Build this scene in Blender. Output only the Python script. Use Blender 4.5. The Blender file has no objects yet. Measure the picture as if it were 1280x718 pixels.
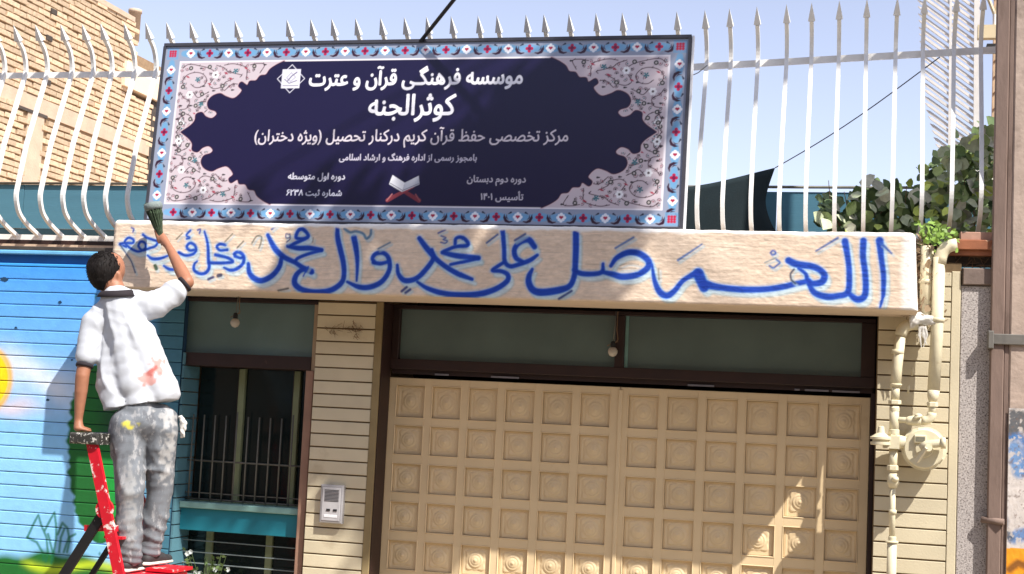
import bpy, bmesh, math, random
import numpy as np
from mathutils import Vector, Matrix, noise as mnoise
random.seed(7); rng = np.random.default_rng(7)
S = bpy.context.scene
COL = S.collection

# ------------------------------------------------------------------ camera
F_PX = 1792.0
CAM = np.array([2.91, -8.77, 1.70])
YAW, PITCH, ROLL = (math.radians(a) for a in (-13.99, 5.07, 2.78))
FW = np.array([math.sin(YAW)*math.cos(PITCH), math.cos(YAW)*math.cos(PITCH), math.sin(PITCH)])
_r = np.array([math.cos(YAW), -math.sin(YAW), 0.0]); _u = np.cross(_r, FW)
RT = math.cos(ROLL)*_r + math.sin(ROLL)*_u
UP = -math.sin(ROLL)*_r + math.cos(ROLL)*_u
cd = bpy.data.cameras.new('camera'); cd.sensor_width = 36; cd.lens = 36*F_PX/1280
cd.clip_start = 0.1; cd.clip_end = 2000
cam = bpy.data.objects.new('camera', cd); COL.objects.link(cam)
cam.matrix_world = Matrix(((RT[0], UP[0], -FW[0], CAM[0]), (RT[1], UP[1], -FW[1], CAM[1]), (RT[2], UP[2], -FW[2], CAM[2]), (0, 0, 0, 1)))
S.camera = cam
S.render.resolution_x = 1024; S.render.resolution_y = 574

def ray(px, py): return FW + RT*(px-640)/F_PX - UP*(py-359)/F_PX
def aty(px, py, y):
    r = ray(px, py); return CAM + (y-CAM[1])/r[1]*r
def atx(px, py, x):
    r = ray(px, py); return CAM + (x-CAM[0])/r[0]*r

# ------------------------------------------------------------------ light
SUN = Vector((1.42, -1.0, 2.2)).normalized()          # towards the sun
W = bpy.data.worlds.new('World'); S.world = W; W.use_nodes = True
wn = W.node_tree; sky = wn.nodes.new('ShaderNodeTexSky'); sky.sky_type = 'NISHITA'
sky.sun_disc = False; sky.sun_elevation = math.asin(SUN.z)
sky.sun_rotation = math.atan2(SUN.x, SUN.y)
sky.altitude = 1200; sky.air_density = 1.0; sky.dust_density = 2.2; sky.ozone_density = 2.5
hs_ = wn.nodes.new('ShaderNodeHueSaturation'); hs_.inputs['Saturation'].default_value = .62; hs_.inputs['Hue'].default_value = .515; wn.links.new(sky.outputs[0], hs_.inputs['Color']); wn.links.new(hs_.outputs[0], wn.nodes['Background'].inputs[0])
wn.nodes['Background'].inputs[1].default_value = 0.15
sl = bpy.data.lights.new('sun', 'SUN'); sl.energy = 5.0; sl.angle = math.radians(0.5); sl.color = (1.0, 0.955, 0.88)
so = bpy.data.objects.new('sun', sl); COL.objects.link(so); so.location = SUN*30
so.rotation_euler = SUN.to_track_quat('Z', 'Y').to_euler()
S.view_settings.view_transform = 'Standard'; S.view_settings.look = 'None'
S.view_settings.exposure = 0.62; S.view_settings.gamma = 1.0

GZ = -0.25    # street level

# ------------------------------------------------------------------ helpers
def lin(c):
    c = np.asarray(c, float)/255.0
    return np.where(c <= 0.04045, c/12.92, ((c+0.055)/1.055)**2.4)
def hexc(r, g, b): return tuple(float(v) for v in lin((r, g, b)))

def mat(name, col=(.5, .5, .5), rough=.7, var=0.12, scale=8.0, bump=0.0, bscale=60.0, metal=0.0,
        attr=None, stretch=(1, 1, 1), rnd=0.0, stain=None, stain_scale=3.0, stain_lo=.55, stain_hi=.7, spec=.5, coord='Object', detail=5):
    m = bpy.data.materials.new(name); m.use_nodes = True
    nt = m.node_tree; N = nt.nodes; L = nt.links; B = N['Principled BSDF']
    tc = N.new('ShaderNodeTexCoord'); mp = N.new('ShaderNodeMapping'); mp.inputs['Scale'].default_value = stretch
    if coord == 'World':
        g = N.new('ShaderNodeNewGeometry'); L.new(g.outputs['Position'], mp.inputs[0])
    else:
        L.new(tc.outputs['Object'], mp.inputs[0])
    nz = N.new('ShaderNodeTexNoise'); nz.inputs['Scale'].default_value = scale; nz.inputs['Detail'].default_value = detail
    L.new(mp.outputs[0], nz.inputs['Vector'])
    if attr:
        a = N.new('ShaderNodeAttribute'); a.attribute_name = attr; src = a.outputs['Color']
    else:
        a = N.new('ShaderNodeRGB'); a.outputs[0].default_value = (*col, 1); src = a.outputs[0]
    hv = N.new('ShaderNodeHueSaturation'); L.new(src, hv.inputs['Color'])
    mr = N.new('ShaderNodeMapRange'); mr.inputs[1].default_value = .25; mr.inputs[2].default_value = .75
    mr.inputs[3].default_value = 1-var; mr.inputs[4].default_value = 1+var
    L.new(nz.outputs['Fac'], mr.inputs[0]); val = mr.outputs[0]
    if rnd:
        oi = N.new('ShaderNodeObjectInfo'); m2 = N.new('ShaderNodeMapRange')
        m2.inputs[3].default_value = 1-rnd; m2.inputs[4].default_value = 1+rnd
        L.new(oi.outputs['Random'], m2.inputs[0]); mu = N.new('ShaderNodeMath'); mu.operation = 'MULTIPLY'
        L.new(val, mu.inputs[0]); L.new(m2.outputs[0], mu.inputs[1]); val = mu.outputs[0]
    L.new(val, hv.inputs['Value']); out = hv.outputs[0]
    if stain:
        n2 = N.new('ShaderNodeTexNoise'); n2.inputs['Scale'].default_value = stain_scale; n2.inputs['Detail'].default_value = 8
        n2.inputs['Roughness'].default_value = .65
        L.new(mp.outputs[0], n2.inputs['Vector'])
        r2 = N.new('ShaderNodeMapRange'); r2.inputs[1].default_value = stain_lo; r2.inputs[2].default_value = stain_hi
        L.new(n2.outputs['Fac'], r2.inputs[0])
        mx = N.new('ShaderNodeMix'); mx.data_type = 'RGBA'; L.new(r2.outputs[0], mx.inputs[0]); L.new(out, mx.inputs[6])
        mx.inputs[7].default_value = (*stain, 1); out = mx.outputs[2]
    L.new(out, B.inputs['Base Color'])
    B.inputs['Roughness'].default_value = rough; B.inputs['Metallic'].default_value = metal
    B.inputs['Specular IOR Level'].default_value = spec
    if bump:
        n3 = N.new('ShaderNodeTexNoise'); n3.inputs['Scale'].default_value = bscale; n3.inputs['Detail'].default_value = 6
        L.new(mp.outputs[0], n3.inputs['Vector'])
        bp = N.new('ShaderNodeBump'); bp.inputs['Strength'].default_value = 1.0; bp.inputs['Distance'].default_value = bump
        L.new(n3.outputs['Fac'], bp.inputs['Height']); L.new(bp.outputs[0], B.inputs['Normal'])
    return m

class MB:
    def __init__(s): s.v = []; s.f = []; s.sm = []
    def add(s, vs, fs, smooth=False):
        o = len(s.v); s.v += [tuple(map(float, q)) for q in vs]; s.f += [tuple(o+i for i in q) for q in fs]; s.sm += [smooth]*len(fs); return s
    def box(s, x0, x1, y0, y1, z0, z1, M=None):
        vs = [(x0, y0, z0), (x1, y0, z0), (x1, y1, z0), (x0, y1, z0), (x0, y0, z1), (x1, y0, z1), (x1, y1, z1), (x0, y1, z1)]
        if M is not None: vs = [tuple(M @ Vector(q)) for q in vs]
        return s.add(vs, [(0, 3, 2, 1), (4, 5, 6, 7), (0, 1, 5, 4), (1, 2, 6, 5), (2, 3, 7, 6), (3, 0, 4, 7)])
    def cbox(s, x0, x1, y0, y1, z0, z1, c):
        """box whose front (-y) edges are chamfered by c"""
        a = [(x0, y1, z0), (x1, y1, z0), (x1, y1, z1), (x0, y1, z1)]
        b = [(x0, y0+c, z0), (x1, y0+c, z0), (x1, y0+c, z1), (x0, y0+c, z1)]
        d = [(x0+c, y0, z0+c), (x1-c, y0, z0+c), (x1-c, y0, z1-c), (x0+c, y0, z1-c)]
        fs = [(3, 2, 1, 0)]
        for k in range(4):
            n = (k+1) % 4
            fs += [(k, n, 4+n, 4+k), (4+k, 4+n, 8+n, 8+k)]
        fs += [(8, 9, 10, 11)]
        return s.add(a+b+d, fs)
    def tube(s, pts, r, n=8, caps=True, flat=None):
        pts = [Vector(p) for p in pts]; rs = r if hasattr(r, '__len__') else [r]*len(pts)
        o = len(s.v); prev = None
        for i, p in enumerate(pts):
            t = (pts[min(i+1, len(pts)-1)]-pts[max(i-1, 0)]).normalized()
            if prev is None:
                a = Vector((0, 0, 1)) if abs(t.z) < .9 else Vector((1, 0, 0)); u = t.cross(a).normalized()
            else: u = (prev - t*prev.dot(t)).normalized()
            prev = u; w = t.cross(u)
            for k in range(n):
                a = 2*math.pi*(k+.5)/n
                fl = flat if flat else 1.0
                s.v.append(tuple(p + (u*math.cos(a) + w*math.sin(a)*fl)*rs[i]))
        for i in range(len(pts)-1):
            for k in range(n):
                k2 = (k+1) % n
                s.f.append((o+i*n+k, o+i*n+k2, o+(i+1)*n+k2, o+(i+1)*n+k)); s.sm.append(n > 5)
        if caps:
            s.f.append(tuple(o+k for k in range(n))[::-1]); s.sm.append(False)
            s.f.append(tuple(o+(len(pts)-1)*n+k for k in range(n))); s.sm.append(False)
        return s
    def drum(s, c, prof, n=20, axis='Z', M=None):
        """a turned shape with crisp steps: every band of the profile is its own strip"""
        for a, b in zip(prof[:-1], prof[1:]):
            k = len(s.f); s.lathe(c, [a, b], n, axis, M); del s.f[-2:]; del s.sm[-2:]
        k = len(s.v)-2*n; o = len(s.v)-n
        s.f.append(tuple(o+i for i in range(n))); s.sm.append(False); return s
    def lathe(s, c, prof, n=20, axis='Z', M=None):
        """prof: [(radius, height)] along the axis"""
        o = len(s.v)
        for r, h in prof:
            for k in range(n):
                a = 2*math.pi*k/n
                q = Vector((r*math.cos(a), r*math.sin(a), h))
                if axis == 'Y': q = Vector((q.x, -q.z, q.y))
                if axis == 'X': q = Vector((q.z, q.x, q.y))
                if M is not None: q = M @ q
                s.v.append(tuple(q+Vector(c)))
        for i in range(len(prof)-1):
            for k in range(n):
                k2 = (k+1) % n
                s.f.append((o+i*n+k, o+i*n+k2, o+(i+1)*n+k2, o+(i+1)*n+k)); s.sm.append(True)
        s.f.append(tuple(o+k for k in range(n))[::-1]); s.sm.append(False)
        s.f.append(tuple(o+(len(prof)-1)*n+k for k in range(n))); s.sm.append(False)
        return s
    def ell(s, c, r, n=12, m=8, M=None):
        o = len(s.v)
        for i in range(1, m):
            th = math.pi*i/m
            for k in range(n):
                a = 2*math.pi*k/n
                q = Vector((r[0]*math.sin(th)*math.cos(a), r[1]*math.sin(th)*math.sin(a), r[2]*math.cos(th)))
                if M is not None: q = M @ q
                s.v.append(tuple(q+Vector(c)))
        t = len(s.v); q1 = Vector((0, 0, r[2])); q2 = -q1
        if M is not None: q1 = M @ q1; q2 = M @ q2
        s.v += [tuple(q1+Vector(c)), tuple(q2+Vector(c))]
        for i in range(m-2):
            for k in range(n):
                k2 = (k+1) % n
                s.f.append((o+i*n+k, o+(i+1)*n+k, o+(i+1)*n+k2, o+i*n+k2)); s.sm.append(True)
        for k in range(n):
            k2 = (k+1) % n
            s.f.append((t, o+k, o+k2)); s.sm.append(True)
            s.f.append((t+1, o+(m-2)*n+k2, o+(m-2)*n+k)); s.sm.append(True)
        return s
    def mesh(s, name):
        me = bpy.data.meshes.new(name); me.from_pydata(s.v, [], s.f)
        me.polygons.foreach_set('use_smooth', s.sm); me.update(); return me
    def build(s, name, m=None, parent=None, **k):
        return link(name, s.mesh(name), m, parent, **k)

def tag(o, label=None, cat=None, group=None, kind=None):
    if label: o['label'] = label
    if cat: o['category'] = cat
    if group: o['group'] = group
    if kind: o['kind'] = kind
    return o
def link(name, me, m=None, parent=None, loc=None, label=None, cat=None, group=None, kind=None):
    o = bpy.data.objects.new(name, me); COL.objects.link(o)
    if m is not None and len(me.materials) == 0: me.materials.append(m)
    if parent is not None:
        o.parent = parent
        o.matrix_parent_inverse = parent_inv(parent)
    if loc is not None: o.location = loc
    return tag(o, label, cat, group, kind)
def parent_inv(p):
    M = Matrix.Identity(4); q = p
    while q is not None:
        M = (Matrix.Translation(q.location) @ q.rotation_euler.to_matrix().to_4x4()) @ M if q.parent is None else q.matrix_parent_inverse @ (Matrix.Translation(q.location) @ q.rotation_euler.to_matrix().to_4x4()) @ M
        q = q.parent
    return M.inverted()
def thing(name, label, cat, loc=(0, 0, 0), group=None, kind=None):
    o = bpy.data.objects.new(name, None); COL.objects.link(o); o.location = loc; o.empty_display_size = .1
    return tag(o, label, cat, group, kind)
def structure(name, mb, m): return mb.build(name, m, kind='structure')

def vnoise(shape, cells, seed, octaves=4, gain=.5):
    """tileless value noise on a grid, range about -1..1"""
    r = np.random.default_rng(seed); out = np.zeros(shape); amp = 1; tot = 0
    cy, cx = cells
    for o in range(octaves):
        gy, gx = max(2, int(cy*2**o))+2, max(2, int(cx*2**o))+2
        g = r.uniform(-1, 1, (gy, gx))
        yy = np.linspace(0, gy-2.001, shape[0]); xx = np.linspace(0, gx-2.001, shape[1])
        iy = yy.astype(int); ix = xx.astype(int); fy = yy-iy; fx = xx-ix
        fy = (fy*fy*(3-2*fy))[:, None]; fx = (fx*fx*(3-2*fx))[None]
        a = g[np.ix_(iy, ix)]; b = g[np.ix_(iy, ix+1)]; c = g[np.ix_(iy+1, ix)]; d = g[np.ix_(iy+1, ix+1)]
        out += amp*((a*(1-fx)+b*fx)*(1-fy)+(c*(1-fx)+d*fx)*fy); tot += amp; amp *= gain
    return out/tot

# ---- a small painter on numpy arrays (used for print and paint on surfaces)
class Canvas:
    def __init__(s, w, h, step, col):      # metres; row 0 = top
        s.step = step; s.W = int(round(w/step))+1; s.H = int(round(h/step))+1
        s.a = np.empty((s.H, s.W, 3)); s.a[:] = lin(col)
    def _win(s, x0, x1, y0, y1):
        i0 = max(0, int(x0/s.step)-1); i1 = min(s.W, int(x1/s.step)+2); j0 = max(0, int(y0/s.step)-1); j1 = min(s.H, int(y1/s.step)+2)
        return i0, i1, j0, j1
    def blend(s, i0, i1, j0, j1, al, col):
        al = np.clip(al, 0, 1)[..., None]; s.a[j0:j1, i0:i1] = s.a[j0:j1, i0:i1]*(1-al) + lin(col)*al
    def stroke(s, pts, r, col, soft=0.0015, op=1.0):
        """pts in metres (x right, y down); r scalar or per point"""
        rs = r if hasattr(r, '__len__') else [r]*len(pts); R = max(rs)+soft*2
        xs = [p[0] for p in pts]; ys = [p[1] for p in pts]
        i0, i1, j0, j1 = s._win(min(xs)-R, max(xs)+R, min(ys)-R, max(ys)+R)
        if i1 <= i0 or j1 <= j0: return
        X, Y = np.meshgrid(np.arange(i0, i1)*s.step, np.arange(j0, j1)*s.step)
        D = np.full(X.shape, 1e9)
        if len(pts) == 1: D = np.hypot(X-xs[0], Y-ys[0])-rs[0]
        for k in range(len(pts)-1):
            dx, dy = xs[k+1]-xs[k], ys[k+1]-ys[k]; q = dx*dx+dy*dy+1e-12
            t = np.clip(((X-xs[k])*dx+(Y-ys[k])*dy)/q, 0, 1)
            D = np.minimum(D, np.hypot(X-xs[k]-t*dx, Y-ys[k]-t*dy) - (rs[k]*(1-t)+rs[k+1]*t))
        s.blend(i0, i1, j0, j1, op*np.clip(.5-D/(2*soft), 0, 1), col)
    def poly(s, loops, col, op=1.0, ss=2, grow=0.0):
        """non-zero winding fill of loops of (x, y down)"""
        allp = np.concatenate([np.asarray(l) for l in loops])
        i0, i1, j0, j1 = s._win(allp[:, 0].min()-grow, allp[:, 0].max()+grow, allp[:, 1].min()-grow, allp[:, 1].max()+grow)
        if i1 <= i0 or j1 <= j0: return
        w, h = (i1-i0)*ss, (j1-j0)*ss; acc = np.zeros((h, w+1)); st = s.step/ss
        ox, oy = (i0-.5)*s.step, (j0-.5)*s.step
        for l in loops:
            l = np.asarray(l); n = np.roll(l, -1, 0)
            for (xa, ya), (xb, yb) in zip(l, n):
                if ya == yb: continue
                sg = 1 if yb > ya else -1
                y0, y1 = (ya, yb) if sg > 0 else (yb, ya)
                r0 = max(0, int(math.ceil((y0-oy)/st-.5))); r1 = min(h-1, int(math.ceil((y1-oy)/st-.5))-1)
                if r1 < r0: continue
                rr = np.arange(r0, r1+1); yc = oy+(rr+.5)*st; xc = xa+(yc-ya)/(yb-ya)*(xb-xa)
                c = np.clip(np.ceil((xc-ox)/st-.5).astype(int), 0, w)
                np.add.at(acc, (rr, c), sg)
        m = (np.cumsum(acc, 1)[:, :w] != 0).astype(float)
        if grow:
            k = int(round(grow/st)); b = m.copy()
            for dy in range(-k, k+1):
                for dx in range(-k, k+1):
                    if dx*dx+dy*dy <= k*k+.5 and (dx or dy): b = np.maximum(b, np.roll(np.roll(m, dy, 0), dx, 1))
            m = b
        al = m.reshape(j1-j0, ss, i1-i0, ss).mean((1, 3))
        s.blend(i0, i1, j0, j1, al*op, col)

def smooth(pts, n=6):
    """Catmull-Rom through points (any dimension)"""
    p = [np.asarray(q, float) for q in pts]; p = [2*p[0]-p[1]]+p+[2*p[-1]-p[-2]]; out = []
    for i in range(1, len(p)-2):
        for k in range(n):
            t = k/n
            out.append(.5*((2*p[i])+(-p[i-1]+p[i+1])*t+(2*p[i-1]-5*p[i]+4*p[i+1]-p[i+2])*t*t+(-p[i-1]+3*p[i]-3*p[i+1]+p[i+2])*t**3))
    out.append(p[-2]); return out

# ---- right-to-left letters: contextual forms of the built-in font, read out as outlines
FORMS = {'ا': (0xFE8D, 2), 'ب': (0xFE8F, 4), 'پ': (0xFB56, 4), 'ت': (0xFE95, 4), 'ث': (0xFE99, 4), 'ج': (0xFE9D, 4), 'ح': (0xFEA1, 4), 'خ': (0xFEA5, 4),
         'د': (0xFEA9, 2), 'ر': (0xFEAD, 2), 'ز': (0xFEAF, 2), 'ژ': (0xFB8A, 2), 'س': (0xFEB1, 4), 'ش': (0xFEB5, 4), 'ص': (0xFEB9, 4), 'ط': (0xFEC1, 4),
         'ظ': (0xFEC5, 4), 'ع': (0xFEC9, 4), 'ف': (0xFED1, 4), 'ق': (0xFED5, 4), 'ک': (0xFB8E, 4), 'گ': (0xFB92, 4), 'ل': (0xFEDD, 4), 'م': (0xFEE1, 4),
         'ن': (0xFEE5, 4), 'و': (0xFEED, 2), 'ه': (0xFEE9, 4), 'ی': (0xFBFC, 4), 'آ': (0xFE81, 2), 'أ': (0xFE83, 2), 'ـ': None}
def shape_text(t):
    out = []; L = list(t)
    dual = lambda ch: ch == 'ـ' or (FORMS.get(ch) and FORMS[ch][1] == 4)
    for i, c in enumerate(L):
        if not FORMS.get(c): out.append(c); continue
        pv = i > 0 and dual(L[i-1]); nx = i+1 < len(L) and L[i+1] in FORMS; b, n = FORMS[c]
        out.append(chr(b+(1 if pv else 0)) if n == 2 else chr(b+(3 if pv and nx else 1 if pv else 2 if nx else 0)))
    return ''.join(out)[::-1].translate({40: 41, 41: 40})
def text_loops(body):
    c = bpy.data.curves.new('lettering', 'FONT'); c.body = body; c.fill_mode = 'NONE'; c.resolution_u = 4
    o = bpy.data.objects.new('lettering', c); COL.objects.link(o)
    dg = bpy.context.evaluated_depsgraph_get(); dg.update()
    me = bpy.data.meshes.new_from_object(o.evaluated_get(dg))
    n = len(me.vertices); co = np.empty(n*3); me.vertices.foreach_get('co', co); co = co.reshape(-1, 3)[:, :2]
    nxt = {}
    for e in me.edges:
        a, b = e.vertices
        nxt.setdefault(a, []).append(b); nxt.setdefault(b, []).append(a)
    seen = set(); loops = []
    for st in range(n):
        if st in seen or st not in nxt: continue
        lp = [st]; seen.add(st); cur = st
        while True:
            opts = [q for q in nxt[cur] if q not in seen]
            if not opts: break
            q = min(opts, key=lambda v: abs(v-cur) if abs(v-cur) == 1 and v > cur else 10+abs(v-cur))
            lp.append(q); seen.add(q); cur = q
        if len(lp) > 2: loops.append(co[lp])
    bpy.data.objects.remove(o); bpy.data.curves.remove(c); bpy.data.meshes.remove(me)
    return loops

def grid_mesh(name, V, colors=None, smooth_=True):
    """V: (H, W, 3) array of points -> quad grid, optional (H, W, 3) linear colours"""
    H, Wd = V.shape[:2]; me = bpy.data.meshes.new(name)
    me.vertices.add(H*Wd); me.vertices.foreach_set('co', V.reshape(-1).astype(np.float32))
    idx = np.arange(H*Wd).reshape(H, Wd)
    q = np.stack([idx[1:, :-1], idx[1:, 1:], idx[:-1, 1:], idx[:-1, :-1]], -1).reshape(-1)
    nf = (H-1)*(Wd-1)
    me.loops.add(nf*4); me.loops.foreach_set('vertex_index', q.astype(np.int32))
    me.polygons.add(nf); me.polygons.foreach_set('loop_start', np.arange(0, nf*4, 4, dtype=np.int32))
    me.polygons.foreach_set('use_smooth', np.full(nf, smooth_))
    me.update(calc_edges=True)
    if colors is not None:
        at = me.color_attributes.new('paint', 'FLOAT_COLOR', 'POINT')
        c4 = np.ones((H*Wd, 4), np.float32); c4[:, :3] = colors.reshape(-1, 3); at.data.foreach_set('color', c4.reshape(-1))
    return me

# ------------------------------------------------------------------ materials
M = {}
M['cream'] = mat('cream_siding_paint', hexc(204, 192, 164), .75, .08, 5, .0012, 90, rnd=.05, stain=hexc(160, 140, 108), stain_scale=2.2, stain_lo=.6, stain_hi=.85, coord='World')
M['groove'] = mat('wall_render_in_joints', hexc(112, 92, 66), .95, .2, 30)
M['mural'] = mat('mural_paint', attr='paint', rough=.72, var=.05, scale=14, bump=.0009, bscale=70)
M['mural_groove'] = mat('mural_wall_joints', hexc(22, 60, 90), .9, .2, 30)
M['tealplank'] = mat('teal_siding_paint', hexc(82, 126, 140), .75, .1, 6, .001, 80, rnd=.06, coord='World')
M['paleblue'] = mat('pale_blue_coping_paint', hexc(110, 180, 225), .7, .12, 9, .001, 60)
M['dark_metal'] = mat('dark_brown_steel', hexc(44, 24, 20), .55, .25, 9, .0005, 120, stain=hexc(84, 60, 48), stain_scale=14, stain_lo=.66, stain_hi=.8)
M['brown_post'] = mat('pinkish_brown_post', hexc(150, 116, 98), .7, .15, 9, .0006, 80)
M['olive'] = mat('olive_edge_trim', hexc(140, 122, 86), .8, .15, 9, .0006, 80)
M['glass'] = mat('frosted_glass', hexc(98, 114, 110), .26, .18, 2.0, .0004, 6, spec=.6)
M['gate'] = mat('tan_gate_enamel', hexc(218, 194, 155), .5, .08, 3.5, .0004, 60, stain=hexc(160, 128, 82), stain_scale=2.0, stain_lo=.62, stain_hi=.95, coord='World')
M['plaster'] = mat('plastered_beam_paint', attr='paint', rough=.85, var=.06, scale=14, bump=.0022, bscale=40, stretch=(.8, 1, 1.3), coord='World')
M['sign_print'] = mat('printed_sign_face', attr='paint', rough=.3, var=.015, scale=6, spec=.5)
M['charcoal'] = mat('charcoal_sign_frame', hexc(62, 62, 70), .45, .15, 20)
M['white_edge'] = mat('white_sign_side', hexc(225, 225, 228), .5, .06, 20)
M['white_steel'] = mat('white_painted_steel', hexc(232, 230, 226), .42, .07, 18, .0004, 120, stain=hexc(160, 148, 130), stain_scale=7, stain_lo=.66, stain_hi=.85)
M['ledge'] = mat('weathered_dark_ledge', hexc(70, 62, 56), .8, .3, 12, .001, 60)
M['brick'] = mat('buff_brick', hexc(196, 172, 144), .9, .2, 26, .006, 60, rnd=.2, coord='World')
M['mortar'] = mat('brick_mortar', hexc(150, 124, 96), .95, .2, 20, .004, 60)
M['concrete'] = mat('beige_concrete', hexc(192, 170, 148), .9, .12, 8, .003, 50)
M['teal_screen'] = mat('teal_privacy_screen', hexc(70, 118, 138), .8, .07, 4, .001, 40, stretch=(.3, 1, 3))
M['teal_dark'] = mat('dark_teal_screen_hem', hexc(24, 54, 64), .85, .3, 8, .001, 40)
M['sail'] = mat('dark_green_awning_cloth', hexc(14, 34, 40), .85, .15, 8, .001, 90)
M['rust'] = mat('rusty_steel', hexc(150, 92, 62), .8, .3, 12, .001, 60, stain=hexc(200, 170, 140), stain_scale=10)
M['terrazzo'] = mat('terrazzo', hexc(180, 172, 168), .8, .3, 160, .0006, 160, stain=hexc(96, 86, 84), stain_scale=110, stain_lo=.5, stain_hi=.62, detail=2)
M['pipe'] = mat('cream_pipe_paint', hexc(214, 204, 174), .5, .08, 20, .0006, 120, stain=hexc(170, 150, 110), stain_scale=14, stain_lo=.64, stain_hi=.8)
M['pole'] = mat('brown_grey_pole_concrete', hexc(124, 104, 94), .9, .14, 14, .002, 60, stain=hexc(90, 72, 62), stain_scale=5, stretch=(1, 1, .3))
M['pole_face'] = mat('pale_pole_face', hexc(176, 156, 142), .9, .14, 14, .003, 40, stain=hexc(110, 92, 82), stain_scale=4, stain_lo=.55, stain_hi=.75)
M['band'] = mat('grey_steel_band', hexc(112, 108, 102), .5, .2, 20)
M['poster'] = mat('torn_poster_paper', attr='paint', rough=.8, var=.08, scale=30, bump=.002, bscale=40)
M['cable'] = mat('black_cable', hexc(22, 22, 26), .5, .1, 20)
M['red'] = mat('red_ladder_paint', hexc(196, 22, 40), .45, .12, 14, .0005, 60, stain=hexc(225, 205, 200), stain_scale=20, stain_lo=.58, stain_hi=.63, detail=8)
M['black_leg'] = mat('black_ladder_paint', hexc(24, 22, 24), .5, .2, 14, stain=hexc(190, 180, 170), stain_scale=22, stain_lo=.66, stain_hi=.7)
M['cap'] = mat('spattered_ladder_cap', hexc(48, 46, 42), .6, .2, 14, stain=hexc(200, 196, 188), stain_scale=36, stain_lo=.56, stain_hi=.6)
M['skin'] = mat('skin', hexc(158, 106, 80), .55, .08, 30, .0004, 200)
M['hair'] = mat('black_hair', hexc(20, 14, 12), .75, .4, 60, .002, 150, stretch=(1, 1, .3), spec=.25)
M['shirt'] = mat('white_polo_cloth', hexc(228, 228, 230), .85, .03, 12, .0006, 300, stain=hexc(206, 206, 208), stain_scale=5)
M['collar'] = mat('dark_collar_cloth', hexc(34, 26, 32), .85, .1, 30)
M['shirt_p'] = mat('white_polo_cloth_painted', attr='paint', rough=.85, var=.03, scale=12, bump=.0006, bscale=300)
M['jeans_p'] = mat('paint_stained_grey_jeans', attr='paint', rough=.9, var=.16, scale=14, bump=.0012, bscale=240, stain=hexc(150, 150, 152), stain_scale=26, stain_lo=.54, stain_hi=.62, detail=9, stretch=(1, 1, .5))
M['jeans'] = mat('paint_stained_grey_jeans', hexc(126, 124, 124), .9, .22, 12, .0012, 240, stain=hexc(176, 174, 172), stain_scale=9, stain_lo=.5, stain_hi=.62, detail=8)
M['shoe'] = mat('dark_shoe', hexc(50, 48, 50), .7, .2, 30)
M['sole'] = mat('white_shoe_sole', hexc(214, 206, 196), .7, .1, 30)
M['bristle'] = mat('green_black_bristles', hexc(66, 82, 60), .8, .5, 60)
M['ferrule'] = mat('grey_wrapped_cloth', hexc(120, 130, 128), .8, .25, 60, .002, 80)
M['rag'] = mat('white_rag', hexc(215, 212, 206), .85, .15, 40, .003, 60)
M['tealpaint'] = mat('teal_spandrel_paint', hexc(22, 118, 136), .55, .12, 3, .0006, 40)
M['tealpale'] = mat('pale_teal_sill_paint', hexc(128, 168, 162), .7, .2, 9, .001, 60)
M['greenmull'] = mat('sage_window_paint', hexc(132, 140, 106), .65, .12, 9, .0006, 60)
M['iron'] = mat('old_iron', hexc(100, 98, 90), .6, .25, 20)
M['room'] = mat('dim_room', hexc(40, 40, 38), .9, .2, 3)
M['dglass'] = mat('dark_window_glass', hexc(22, 32, 32), .12, .1, 2, spec=.5)
M['bulbglass'] = mat('dusty_bulb_glass', hexc(180, 172, 160), .25, .15, 30)
M['twig'] = mat('dry_twig', hexc(128, 102, 78), .9, .25, 30)
M['steel'] = mat('brushed_steel', hexc(176, 174, 176), .4, .12, 20, metal=.3, stretch=(1, 1, 12))
M['darkslot'] = mat('dark_slot', hexc(26, 26, 28), .7, .1, 20)
M['leaf'] = mat('dusty_green_leaf', hexc(92, 112, 68), .6, .3, 30, rnd=.35)
M['leaf2'] = mat('shaded_inner_leaf', hexc(92, 112, 66), .65, .3, 5, rnd=.3)
M['petal'] = mat('white_petal', hexc(196, 202, 200), .7, .05, 30)
M['road'] = mat('asphalt', hexc(78, 74, 70), .9, .2, 12, .003, 60)
M['paving'] = mat('pale_paving', hexc(160, 148, 128), .9, .12, 6, .002, 40)
M['slat'] = mat('white_slat_paint', hexc(222, 216, 210), .6, .1, 12)
M['ribbed'] = mat('beige_ribbed_sheet', hexc(198, 168, 136), .8, .12, 12)
M['facade'] = mat('rendered_facade', hexc(178, 160, 134), .9, .12, 2, .002, 40)
M['bark'] = mat('bark', hexc(104, 88, 72), .9, .3, 12, .004, 30)

# ------------------------------------------------------------------ ground
structure('road', MB().box(-200, 200, -160, -3.2, GZ-.5, GZ-.12), M['road'])
structure('pavement', MB().box(-200, 200, -3.2, 0.6, GZ-.5, GZ), M['paving'])
structure('ground', MB().box(-300, 300, -300, 400, GZ-1.2, GZ-.55), M['road'])
structure('kerb', MB().box(-200, 200, -3.32, -3.203, GZ-.5, GZ+.004), M['concrete'])

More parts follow.
